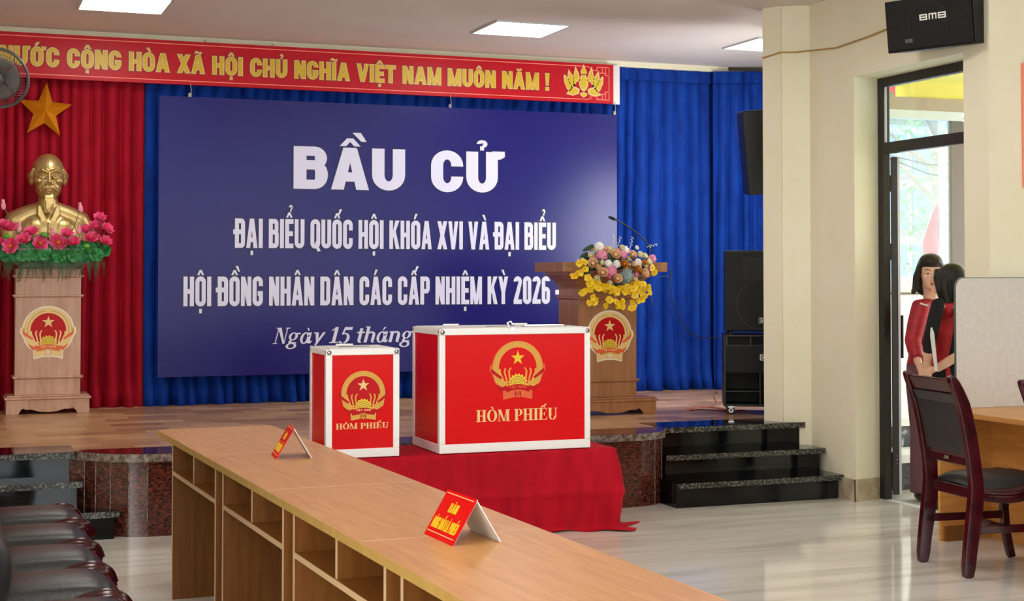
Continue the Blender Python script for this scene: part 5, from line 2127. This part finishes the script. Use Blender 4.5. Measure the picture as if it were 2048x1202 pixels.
def proto_mesh(name, fn, m, solid=0):
    mb = MB()
    fn(mb)
    me = bpy.data.meshes.new(name)
    mb.bm.to_mesh(me)
    mb.bm.free()
    me.materials.append(m)
    for p in me.polygons:
        p.use_smooth = True
    return me


def place(name, me, parent, p, aim, scale=1.0, spin=0.0):
    """child object at world point p whose local z looks along aim"""
    o = bpy.data.objects.new(name, me)
    COL.objects.link(o)
    o.parent = parent
    o.location = Vector(p) - Vector(parent.matrix_local.translation if False else parent.location)
    q = Vector(aim).to_track_quat('Z', 'Y').to_matrix().to_4x4() @ Matrix.Rotation(spin, 4, 'Z')
    o.rotation_euler = q.to_euler()
    o.scale = (scale,) * 3
    return o


LT = .05
lotus_me = proto_mesh('lotus_bloom', lambda mb: bloom(mb, [(8, LT, .019, 14, .35, 0), (8, LT * .92, .019, 40, .3, .39), (7, LT * .75, .015, 62, .2, .1)]), M['lotus'])


def heart(mb):
    mb.ell((0, 0, .012), (.012, .012, .01))
    for k in range(14):
        a = k * 2 * PI / 14
        mb.tube([(.008 * math.cos(a), .008 * math.sin(a), .008), (.017 * math.cos(a), .017 * math.sin(a), .02)], .0018, 4)


heart_me = proto_mesh('lotus_heart', heart, M['lotus_heart'])


def budf(mb):
    mb.lathe([(.001, -.03), (.012, -.026), (.0185, -.006), (.016, .014), (.007, .034), (.001, .045)], (0, 0, 0), 14)
    bloom(mb, [(5, .05, .012, 72, .12, 0)])


bud_me = proto_mesh('lotus_bud', budf, M['lotus_pale'])
pod_me = proto_mesh('lotus_pod', lambda mb: mb.lathe([(.004, -.025), (.014, -.012), (.024, .006), (.024, .014), (.018, .02), (.0, .02)], (0, 0, 0), 18), M['pod'])


def padf(mb):
    mb.grid(22, 5, lambda a, r_: ((r_ * .06) * math.cos(a * 2 * PI), (r_ * .06) * math.sin(a * 2 * PI), .010 * math.sin(a * 2 * PI * 5) * r_ + .012 * r_ * r_), wrap=True)


pad_me = proto_mesh('lotus_leaf', padf, M['leaf_green'])


def fernf(mb):
    n = 16
    for i in range(n):
        t_ = i / n
        x = .15 * t_
        z = -.10 * t_ * t_
        L = .034 * (1 - t_) + .004
        for s in (-1, 1):
            mb.face([(x, 0, z), (x + .006, s * L * .5, z + .002), (x + .014, s * L, z - .006), (x + .010, s * L * .4, z)])
    mb.tube([(0, 0, 0), (.08, 0, -.028), (.15, 0, -.10)], .0012, 4)


fern_me = proto_mesh('fern_frond', fernf, M['fern'])

AR = Vector((.66, 11.47, 1.552))
t = thing('lotus_arrangement', AR, 'pink lotus flower arrangement with ferns in front of the golden bust', 'flower arrangement')
mb = MB()
mb.loft([[(AR.x + rx * math.cos(k * PI / 16), AR.y + ry * math.sin(k * PI / 16), z) for k in range(32)] for rx, ry, z in ((.19, .07, 1.552), (.26, .085, 1.60), (.36, .095, 1.66), (.375, .10, 1.70), (.34, .085, 1.70))])
mb.out('basket', M['basket'], t, smooth=True)


def lp(x, y, Y):
    return at_y(x / 4.45, 290 + y / 4.45, Y)


for (x, y, s_, hrt) in ((30, 725, 60, 0), (90, 752, 65, 0), (103, 905, 72, 1), (215, 855, 66, 0), (282, 792, 66, 0), (355, 880, 70, 1), (515, 873, 74, 1), (592, 806, 62, 0), (655, 885, 66, 0),
                        (768, 772, 60, 0), (815, 842, 66, 0), (850, 742, 68, 0), (940, 757, 62, 0), (930, 868, 60, 0), (885, 662, 58, 0), (2, 880, 50, 0), (-40, 790, 60, 0)):
    p = lp(x, y, 11.37 + fr.uniform(-.02, .05) + (.03 if y < 800 else 0))
    aim = (fr.uniform(-.3, .3) + (x - 480) / 1500, -1.0 if hrt else -.75, .25 if hrt else fr.uniform(.5, 1.0))
    o = place('lotus_bloom', lotus_me, t, p, aim, s_ / 62.0 * 1.22, fr.uniform(0, 6))
    place('lotus_heart', heart_me, t, p, aim, s_ / 62.0 * 1.22, 0)
for (x, y) in ((30, 540), (718, 568), (170, 742), (465, 792), (705, 767)):
    p = lp(x, y, 11.42)
    place('lotus_bud', bud_me, t, p, (fr.uniform(-.15, .15), 0, 1), 1.0)
    mb = MB()
    mb.tube([p, (p.x * .5 + AR.x * .5 if y < 600 else p.x, 11.46, 1.68)], .003, 5)
    mb.out('stem', M['stem'], t)
for (x, y) in ((60, 822), (390, 805), (770, 907)):
    place('lotus_pod', pod_me, t, lp(x, y, 11.36), (fr.uniform(-.2, .2), -.6, .8), 1.0)
for k in range(17):
    x = -30 + 930 * k / 16
    place('lotus_leaf', pad_me, t, lp(x, 945 + fr.uniform(-25, 25), 11.385 + fr.uniform(0, .04)), (fr.uniform(-.4, .4), -1, fr.uniform(.2, 1.0)), fr.uniform(.95, 1.3), fr.uniform(0, 6))
for k in range(13):
    x = 60 + 800 * k / 12
    place('lotus_leaf', pad_me, t, lp(x, 985 + fr.uniform(-12, 12), 11.36 + fr.uniform(0, .02)), (fr.uniform(-.3, .3), -1, fr.uniform(-.2, .3)), fr.uniform(.7, .95), fr.uniform(0, 6))
for k in range(44):
    x = 30 + 850 * k / 43
    p = lp(x, 985 + fr.uniform(-10, 10), 11.40)
    o = bpy.data.objects.new('fern_frond', fern_me)
    COL.objects.link(o)
    o.parent = t
    o.location = p - AR
    o.rotation_euler = (R(fr.uniform(-25, 25)), R(fr.uniform(28, 52)), R(-90 + fr.uniform(-30, 30) + (x - 450) / 18))
    o.scale = (fr.uniform(.8, 1.15),) * 3
for k in range(5):     # arms of the arrangement reaching out at the right
    pa = lp(870, 900, 11.42)
    pb = lp((850, 940, 930, 885, 820)[k], (742, 757, 868, 662, 842)[k], 11.42)
    mb = MB()
    mb.tube([pa, (pa + pb) / 2 + Vector((.01, 0, .01)), pb], .0025, 5)
    mb.out('stem', M['stem'], t)

# flowers on the lectern
def rosef(mb):
    mb.ell((0, 0, .010), (.011, .011, .012), nu=10, nv=6)
    bloom(mb, [(6, .031, .019, 20, .55, 0), (6, .028, .017, 42, .4, .5), (6, .024, .014, 58, .25, .2), (5, .021, .010, 70, .1, .8), (4, .018, .007, 80, 0, .3)], True)


def ballf(mb):
    rr_ = random.Random(2)
    mb.ell((0, 0, 0), (.024, .024, .022), nu=14, nv=9)
    for k in range(46):
        q = Vector((rr_.gauss(0, 1), rr_.gauss(0, 1), rr_.gauss(.2, 1))).normalized()
        mb.ell(q * .023, (.006, .006, .005), nu=6, nv=4)


def orchidf(mb):
    for k in range(5):
        a = 2 * PI * k / 5
        Q = Matrix.Rotation(a, 4, 'Z') @ Matrix.Rotation(-R(18), 4, 'Y')
        petal_mesh(mb, Q, .021 if k else .017, .0105, -.12, nu=5, nv=3, blunt=True)
    mb.ell((0, 0, .004), (.004, .004, .005), nu=8, nv=5)


def leaff(mb):
    petal_mesh(mb, Matrix.Identity(4), .07, .016, -.25)


def sprigf(mb):
    for k in range(9):
        z = .012 * k
        a = k * 2.4
        mb.ell((.010 * math.cos(a), .010 * math.sin(a), z), (.0045, .0045, .005), nu=6, nv=4)
    mb.tube([(0, 0, -.02), (0, 0, .1)], .001, 4)


rose = {c_: proto_mesh('rose', rosef, M['rose_' + c_]) for c_ in ('peach', 'pink', 'white', 'orange', 'cream')}
ball = {c_: proto_mesh('ball_bloom', ballf, m_) for c_, m_ in (('pink', M['rose_pink']), ('white', M['rose_white']), ('sage', M['sage']))}
orchid_me = proto_mesh('orchid_flower', orchidf, M['orchid'])
leaf_me = proto_mesh('dark_leaf', leaff, M['leaf_dark'])
sprig_me = proto_mesh('bud_sprig', sprigf, M['rose_cream'])
sprig2_me = proto_mesh('green_sprig', sprigf, M['stem'])
FC = Vector((4.46, 9.86, 1.598))
t = thing('flower_arrangement', FC, 'mixed roses and yellow orchids arranged on top of the lectern', 'flower arrangement')
mb = MB()
mb.ell((FC.x, FC.y + .07, FC.z + .035), (.15, .06, .035), nu=20, nv=10)
mb.ell((FC.x + .0, FC.y - .045, FC.z - .015), (.15, .022, .05), nu=20, nv=10)
mb.out('foliage_base', M['leaf_dark'], t, smooth=True)


def fp(x, y, Y):
    return at_y(1130 + x / 4.452, 470 + y / 4.452, Y)


SCL = .0031 / 4.452 * 1.25
for kind, lst in (('ball_white', ((305, 105, 40), (385, 255, 34), (460, 260, 36), (650, 245, 35), (535, 137, 38))), ('ball_pink', ((328, 190, 50), (410, 320, 48), (515, 177, 40), (775, 213, 38))),
                  ('peach', ((252, 262, 50), (440, 190, 50), (335, 348, 50), (457, 395, 46), (585, 187, 44), (690, 345, 46), (605, 395, 34), (360, 135, 30))),
                  ('orange', ((515, 268, 42), (635, 315, 38), (690, 250, 32))), ('cream', ((238, 135, 30), (235, 190, 30), (285, 388, 30), (395, 140, 32), (655, 185, 36), (735, 250, 34), (500, 128, 34), (700, 195, 30), (560, 225, 30))),
                  ('white', ((628, 120, 24), (570, 268, 14))), ('pink', ((740, 310, 32), (270, 215, 26), (480, 225, 30), (390, 380, 24), (620, 360, 28))), ('peach', ((390, 180, 30), (300, 300, 30), (540, 320, 26), (600, 270, 30), (460, 150, 26))), ('cream', ((330, 260, 28), (280, 150, 24), (430, 225, 24), (650, 290, 24), (395, 430, 26), (710, 290, 24))), ('ball_sage', ((550, 365, 62),))):
    for (x, y, r_) in lst:
        dz = max(0, (y - 250) / 250)
        p = fp(x, y, 9.785 - .03 * dz + (.09 if y < 160 else .04 if y < 230 else 0))
        aim = ((x - 480) / 450, -1, .55 - .45 * dz + fr.uniform(-.15, .15))
        if kind.startswith('ball'):
            place('ball_bloom', ball[kind[5:]], t, p, aim, r_ * SCL / .027)
        else:
            place('rose', rose[kind], t, p, aim, r_ * SCL / .029, fr.uniform(0, 6))
spots = [(130, 250), (165, 235), (110, 350), (85, 370), (140, 330), (178, 310), (205, 385), (240, 410), (210, 430), (255, 450), (300, 470), (330, 440), (350, 475), (385, 455), (400, 500), (430, 480), (460, 505), (480, 480),
         (520, 480), (545, 500), (560, 460), (600, 470), (610, 440), (645, 430), (660, 470), (690, 440), (700, 490), (725, 470), (740, 510), (690, 530), (640, 500), (620, 540), (215, 480), (180, 490), (240, 560), (275, 580), (215, 600), (255, 600),
         (460, 590), (490, 610), (520, 590), (480, 640), (510, 640), (590, 590), (610, 620), (640, 590), (590, 650), (620, 640), (675, 575), (700, 545), (380, 590), (400, 570), (360, 630), (330, 480), (775, 300), (790, 335), (570, 510), (440, 530), (290, 430), (150, 505)]
for (x, y) in spots:
    p = fp(x + fr.uniform(-10, 10), y + fr.uniform(-8, 8), 9.765 + fr.uniform(-.02, .02))
    place('orchid_flower', orchid_me, t, p, (fr.uniform(-.5, .5), -1, fr.uniform(-.5, .6)), fr.uniform(1.15, 1.5), fr.uniform(0, 6))
for k in range(34):
    a_ = fr.uniform(0, 2 * PI)
    p = fp(450 + 270 * math.cos(a_) * fr.uniform(.6, 1), 330 + 190 * math.sin(a_) * fr.uniform(.6, 1), 9.79 + fr.uniform(0, .04))
    o = place('dark_leaf', leaf_me, t, p, (fr.uniform(-.6, .6), -.7, fr.uniform(-.2, 1)), fr.uniform(.6, 1.0), a_)
for (x, y) in ((175, 165), (200, 110), (225, 95)):
    place('dark_leaf', leaf_me, t, fp(x + 30, y, 9.84), (0, -1, .3), 1.0, R(200))
for (x, y, ax_, m_) in ((435, 90, (.0, 0, 1), sprig_me), (585, 110, (.2, 0, 1), sprig_me), (470, 105, (.3, 0, 1), sprig_me), (30, 420, (-1, 0, -.2), sprig2_me), (60, 280, (-1, 0, .2), sprig2_me), (840, 370, (1, 0, 0), sprig2_me), (760, 540, (.4, 0, -1), sprig2_me),
                       (640, 690, (0, 0, -1), sprig2_me), (700, 640, (.2, 0, -1), sprig2_me), (150, 560, (-.4, 0, -1), sprig2_me), (230, 640, (0, 0, -1), sprig2_me), (740, 105, (1, 0, .25), sprig_me)):
    place('bud_sprig' if m_ is sprig_me else 'green_sprig', m_, t, fp(x, y, 9.80), ax_, .8)

# microphone
t = thing('gooseneck_microphone', (4.86, 10.2, 1.598), 'black gooseneck microphone rising from the lectern top', 'microphone')
mb = MB()
mb.lathe([(.001, 0), (.045, 0), (.045, .012), (.02, .02), (.001, .02)], (4.88, 10.2, 1.598), 20)
mb.out('base', M['black_plastic'], t)
mb = MB()
mb.tube([(4.88, 10.2, 1.61), at_y(1300, 515, 10.2), at_y(1299, 494, 10.2), at_y(1290, 480, 10.18), at_y(1270, 463, 10.16), at_y(1248, 448, 10.14), at_y(1230, 439, 10.12)], .0055, 8)
mb.out('gooseneck', M['cable_black'], t)
mb = MB()
pa, pb = at_y(1233, 440, 10.12), at_y(1218, 434, 10.11)
mb.tube([pa, pa * .6 + pb * .4, pb], [.007, .012, .009], 10)
mb.out('capsule', M['black_plastic'], t, smooth=True)

# ------------------------------------------------------------------ the two women in the doorway


def head(mb, MH, hs=1.0):
    def q(x, y, z):
        return MH @ Vector((x * hs, y * hs, z * hs))
    rot = MH.to_euler()
    e = lambda c_, r_: mb.ell(q(*c_), tuple(k * hs for k in r_), rot=tuple(rot), nu=20, nv=14)
    e((0, .018, .03), (.074, .09, .088))
    e((0, -.03, -.03), (.060, .06, .078))
    e((0, -.056, -.088), (.030, .030, .024))
    for s in (-1, 1):
        e((s * .036, -.064, -.022), (.022, .022, .022))
        e((s * .030, -.078, .004), (.016, .012, .010))
        e((s * .074, .005, -.01), (.009, .017, .028))
        mb.tube([q(s * .012, -.086, .020), q(s * .035, -.085, .026), q(s * .055, -.068, .018)], .006 * hs, 6)
        e((s * .010, -.100, -.036), (.008, .009, .007))
    mb.tube([q(0, -.088, .014), q(0, -.100, -.012), q(0, -.111, -.034)], [.008 * hs, .009 * hs, .012 * hs], 8)
    return q


def face_parts(q, root, hs=1.0, sides=(-1, 1)):
    for s in sides:
        mb = MB()
        mb.ell(q(s * .030, -.0825, .004), (.011 * hs, .0075 * hs, .0045 * hs))
        mb.out('eye', M['eye'], root, smooth=True)
        mb = MB()
        mb.tube([q(s * .016, -.0885, .026), q(s * .034, -.0865, .030), q(s * .050, -.072, .026)], .0024 * hs, 6)
        mb.out('eyebrow', M['hair'], root)
    mb = MB()
    mb.tube([q(-.020, -.074, -.064), q(-.008, -.083, -.060), q(.008, -.083, -.060), q(.020, -.074, -.064)], [.002, .0045, .0045, .002], 8)
    mb.tube([q(-.016, -.075, -.067), q(0, -.084, -.0695), q(.016, -.075, -.067)], [.002, .0045, .002], 8)
    mb.out('lips', M['lip'], root, smooth=True)


def hand(mb, w_, dirv, side, curl=.35, sc=1.0):
    """palm and five fingers: dirv along the fingers, side towards the thumb"""
    w_, d, s = Vector(w_), Vector(dirv).normalized(), Vector(side)
    s = (s - d * s.dot(d)).normalized()
    nrm = d.cross(s).normalized()
    mb.tube([w_, w_ + d * .03, w_ + d * .075], [.021, .026, .026], 10, flat=.75)
    mb.ell(w_ + d * .05, .024)
    for k, L in enumerate((.066, .075, .070, .054)):
        r0 = w_ + d * .075 + s * (.026 - .0175 * k)
        p1 = r0 + d * L * .5 + nrm * L * curl * .25
        p2 = p1 + d * L * .38 + nrm * L * curl * .6
        mb.tube([r0 - d * .02, r0, p1, p2], [.009, .0092, .0085, .0065], 8)
    r0 = w_ + d * .022 + s * .022
    mb.tube([r0 - s * .01, r0 + s * .018 + d * .018, r0 + s * .024 + d * .045 + nrm * .008], [.011, .0105, .008], 8)


P_ = at_d
# --- woman in the red jacket
hd = P_(1861, 547, 9.85)
fdir = Vector((-.44, -.90, -.06)).normalized()
zup = Vector((.03, .0, 1)).normalized()
xr = (-fdir).cross(zup).normalized() * -1
yb_ = -fdir
xr = yb_.cross(zup).normalized()
zz = xr.cross(yb_).normalized()
MH = Matrix.Translation(hd) @ Matrix((xr, yb_, zz)).transposed().to_4x4()
foot = P_(1852, 990, 9.85)
t = thing('person', (foot.x, foot.y, -.005), 'person in a red quilted jacket with shoulder-length black hair, turned towards the camera', 'person')
mb = MB()
q1 = head(mb, MH)
nk = P_(1864, 604, 9.90)
chest = P_(1864, 650, 9.92)
hip = P_(1858, 742, 9.92)
mb.tube([hd + Vector((0, .02, -.06)), (hd + nk) / 2 + Vector((0, .02, -.03)), nk + Vector((0, .0, -.03))], [.045, .045, .055], 12)
mb.tube([nk - UZ * .02, chest, (chest + hip) / 2, hip], [.07, .115, .10, .12], 14)
Ls, Le, Lw = P_(1841, 616, 9.82), P_(1826, 682, 9.76), P_(1837, 727, 9.64)
Rs, Re, Rw = P_(1892, 616, 9.98), P_(1898, 680, 10.0), P_(1888, 735, 9.9)
for a_, b_2, c_ in ((Ls, Le, Lw), (Rs, Re, Rw)):
    mb.tube([nk - UZ * .03, a_, b_2, c_], [.05, .046, .038, .026], 10)
hand(mb, Lw, P_(1847, 750, 9.56) - Lw, P_(1860, 735, 9.5) - Lw)
hand(mb, Rw, Vector((-.2, -.5, -.9)), Vector((-1, 0, 0)))
for s, fx in ((-1, 1843), (1, 1866)):
    k_ = P_(fx, 860, 9.86)
    f_ = P_(fx - 2, 985, 9.86)
    mb.tube([hip + Vector((s * .06, 0, 0)), k_, Vector((f_.x, f_.y, .07))], [.085, .055, .038], 10)
mb.out('body', M['skin'], t, smooth=True, remesh=.0075, sm=2)
face_parts(q1, t)
mb = MB()        # hair
def e1(c_, r_):
    mb.ell(q1(*c_), r_, rot=tuple(MH.to_euler()), nu=20, nv=14)
e1((0, .035, .042), (.083, .090, .088))
e1((0, .0, .078), (.078, .084, .058))
e1((0, .060, -.03), (.078, .055, .10))
e1((0, .055, -.10), (.086, .045, .06))
for s in (-1, 1):
    mb.tube([q1(s * .045, -.045, .09), q1(s * .074, -.018, .045), q1(s * .080, -.008, -.02), q1(s * .083, .008, -.09), q1(s * .112, .0, -.14)], [.018, .018, .019, .022, .012], 10)
    mb.tube([q1(s * .06, .03, .05), q1(s * .088, .03, -.03), q1(s * .088, .035, -.10), q1(s * .11, .03, -.135)], [.026, .022, .024, .012], 10)
    mb.tube([q1(s * .006, -.062, .100), q1(s * .035, -.066, .084), q1(s * .070, -.040, .05)], [.014, .013, .009], 8)
mb.tube([q1(-.03, .075, .0), q1(0, .085, -.10), q1(.0, .08, -.15)], [.05, .055, .03], 10)
mb.out('hair', M['hair_brown'], t, smooth=True, remesh=.006, sm=2)
mb = MB()        # jacket
mb.tube([nk - UZ * .0, nk - UZ * .045, chest, (chest + hip) / 2, hip + UZ * .03, hip - UZ * .01], [.062, .10, .142, .135, .148, .150], 18)
for a_, b_2, c_ in ((Ls, Le, Lw), (Rs, Re, Rw)):
    cc = c_ * .8 + b_2 * .2
    mb.tube([nk - UZ * .045, a_, (a_ + b_2) / 2, b_2, (b_2 + cc) / 2, cc], [.075, .066, .063, .056, .052, .046], 14)
mb.out('red_jacket', M['jacket_red'], t, smooth=True, remesh=.010, sm=3)
mb = MB()        # collar and pale trim
for s in (-1, 1):
    a_ = nk + xr * (s * .03) + fdir * .07
    mb.prism([(0, 0), (s * .055, -.012), (s * .062, -.05), (s * .015, -.062)], a_ + UZ * .0, xr, (UZ + fdir * .3).normalized(), fdir, .0, .008)
mb.tube([nk + Vector((.068 * math.cos(k * PI / 10), .06 * math.sin(k * PI / 10) - .01, -.012 + .012 * math.sin(k * PI / 10))) for k in range(20)], .017, 8, closed=True)
mb.out('collar', M['jacket_red'], t, smooth=True)
mb = MB()
a_ = P_(1841, 607, 9.70)
mb.tube([a_, P_(1847, 609, 9.68), P_(1856, 611, 9.67)], .006, 6)
mb.out('pale_pin', M['paper'], t)
mb = MB()        # trousers
for s, fx in ((-1, 1843), (1, 1866)):
    k_ = P_(fx, 860, 9.86)
    f_ = P_(fx - 2, 985, 9.86)
    mb.tube([hip + Vector((s * .05, 0, .04)), hip + Vector((s * .065, 0, -.1)), k_, Vector((f_.x, f_.y, .05))], [.105, .10, .075, .07], 14)
mb.ell(hip, (.135, .11, .11))
mb.out('trousers', M['mauve'], t, smooth=True, remesh=.012, sm=2)
for s, fx in ((-1, 1843), (1, 1866)):
    f_ = P_(fx - 2, 985, 9.86)
    mb = MB()
    mb.ell((f_.x, f_.y - .05, .028), (.042, .11, .034))
    mb.out('shoe', M['shoe'], t, smooth=True)

# --- woman with the black bob
hd = P_(1897, 568, 9.45)
fdir2 = Vector((-.46, .87, -.14)).normalized()
yb_ = -fdir2
zup = Vector((-.04, 0, 1))
xr2 = yb_.cross(zup).normalized()
zz = xr2.cross(yb_).normalized()
MH2 = Matrix.Translation(hd) @ Matrix((xr2, yb_, zz)).transposed().to_4x4()
foot = P_(1905, 1000, 9.45)
t = thing('person', (foot.x, foot.y, -.005), 'person with a black bob seen from behind, red top and black cardigan, beside the partition', 'person')
mb = MB()
q2 = head(mb, MH2)
nk = P_(1903, 616, 9.45)
chest = P_(1900, 665, 9.42)
hip = P_(1904, 745, 9.45)
mb.tube([hd + Vector((.02, -.01, -.06)), (hd + nk) / 2, nk - UZ * .03], [.045, .045, .055], 12)
mb.tube([nk - UZ * .02, chest, (chest + hip) / 2, hip], [.07, .11, .10, .12], 14)
Ls, Le, Lw = P_(1876, 607, 9.32), P_(1862, 668, 9.26), P_(1853, 733, 9.34)
Rs, Re, Rw = P_(1930, 628, 9.35), P_(1925, 705, 9.2), P_(1873, 738, 9.30)
for a_, b_2, c_ in ((Ls, Le, Lw), (Rs, Re, Rw)):
    mb.tube([nk - UZ * .05, a_, b_2, (b_2 + c_) / 2, c_], [.03, .034, .032, .031, .026], 10)
hand(mb, Lw, P_(1847, 758, 9.38) - Lw, P_(1870, 740, 9.3) - Lw, .4)
hand(mb, Rw, P_(1846, 747, 9.36) - Rw, UZ, .4)
for s, fx in ((-1, 1895), (1, 1918)):
    k_ = P_(fx, 870, 9.45)
    f_ = P_(fx, 1000, 9.45)
    mb.tube([hip + Vector((s * .05, 0, 0)), k_, Vector((f_.x, f_.y, .07))], [.085, .055, .038], 10)
mb.out('body', M['skin'], t, smooth=True, remesh=.0075, sm=2)
face_parts(q2, t, 1.0, (1, -1))
mb = MB()


def e2(c_, r_):
    mb.ell(q2(*c_), r_, rot=tuple(MH2.to_euler()), nu=20, nv=14)


e2((0, .030, .040), (.092, .100, .092))
e2((0, .045, -.035), (.088, .075, .085))
for s in (-1, 1):
    mb.tube([q2(s * .03, -.05, .098), q2(s * .078, -.035, .05), q2(s * .088, -.022, -.03), q2(s * .086, -.012, -.115)], [.018, .024, .026, .022], 10)
    mb.tube([q2(s * .07, .02, .05), q2(s * .092, .015, -.03), q2(s * .09, .015, -.125)], [.03, .032, .028], 10)
    mb.tube([q2(s * .05, .07, .02), q2(s * .06, .08, -.05), q2(s * .06, .075, -.13)], [.04, .045, .03], 10)
mb.tube([q2(0, .09, .02), q2(0, .1, -.05), q2(0, .09, -.135)], [.04, .045, .032], 10)
mb.out('bob_hair', M['hair'], t, smooth=True, remesh=.006, sm=3)
mb = MB()
mb.tube([nk - UZ * .03, nk - UZ * .07, chest, (chest + hip) / 2, hip + UZ * .02, hip - UZ * .05], [.062, .095, .128, .122, .135, .14], 18)
mb.tube([nk - UZ * .06, P_(1886, 614, 9.38), P_(1880, 620, 9.36)], [.07, .068, .05], 12)
mb.out('red_top', M['top_red'], t, smooth=True, remesh=.010, sm=3)
mb = MB()
cc = Le * .45 + Lw * .55
mb.tube([P_(1882, 604, 9.38), Ls, (Ls + Le) / 2, Le, (Le + cc) / 2, cc], [.030, .042, .044, .043, .041, .038], 14)
cc = Re * .86 + Rw * .14
mb.tube([nk + Vector((.05, -.0, -.055)), Rs, (Rs + Re) / 2, Re, cc], [.04, .058, .058, .055, .050], 14)
mb.tube([Rs + Vector((-.02, -.02, -.04)), P_(1916, 670, 9.33), P_(1914, 715, 9.34), P_(1914, 760, 9.38)], [.05, .055, .06, .07], 14)
mb.out('black_cardigan', M['black_knit'], t, smooth=True, remesh=.010, sm=2)
mb = MB()
for s, fx in ((-1, 1895), (1, 1918)):
    k_ = P_(fx, 870, 9.45)
    f_ = P_(fx, 1000, 9.45)
    mb.tube([hip + Vector((s * .045, 0, .04)), hip + Vector((s * .06, 0, -.1)), k_, Vector((f_.x, f_.y, .05))], [.10, .10, .075, .07], 14)
mb.ell(hip - UZ * .03, (.13, .11, .11))
mb.out('trousers', M['black_knit'], t, smooth=True, remesh=.012, sm=2)
for s, fx in ((-1, 1895), (1, 1918)):
    f_ = P_(fx, 1000, 9.45)
    mb = MB()
    mb.ell((f_.x - .03, f_.y + .04, .028), (.06, .10, .034))
    mb.out('shoe', M['shoe'], t, smooth=True)
mb = MB()
pa, pb = P_(1862, 655, 9.20), P_(1872, 742, 9.24)
sd = Vector((.75, -.45, .05)).normalized() * .02
bk = Vector((.5, .8, 0)) * .012
mb.loft([[pa - sd * .1, pa + sd * .35, pa + sd * .35 + bk * .3, pa - sd * .1 + bk * .3], [pa - sd * .3 - UZ * .05, pa + sd - UZ * .04, pa + sd - UZ * .04 + bk * .3, pa - sd * .3 - UZ * .05 + bk * .3],
         [pb - sd * .4, pb + sd * .6, pb + sd * .6 + bk * .3, pb - sd * .4 + bk * .3]])
o = mb.out('paper_folder', M['paper'])
tag(o, 'white paper folder held under the arm of the woman in the black cardigan', 'folder')
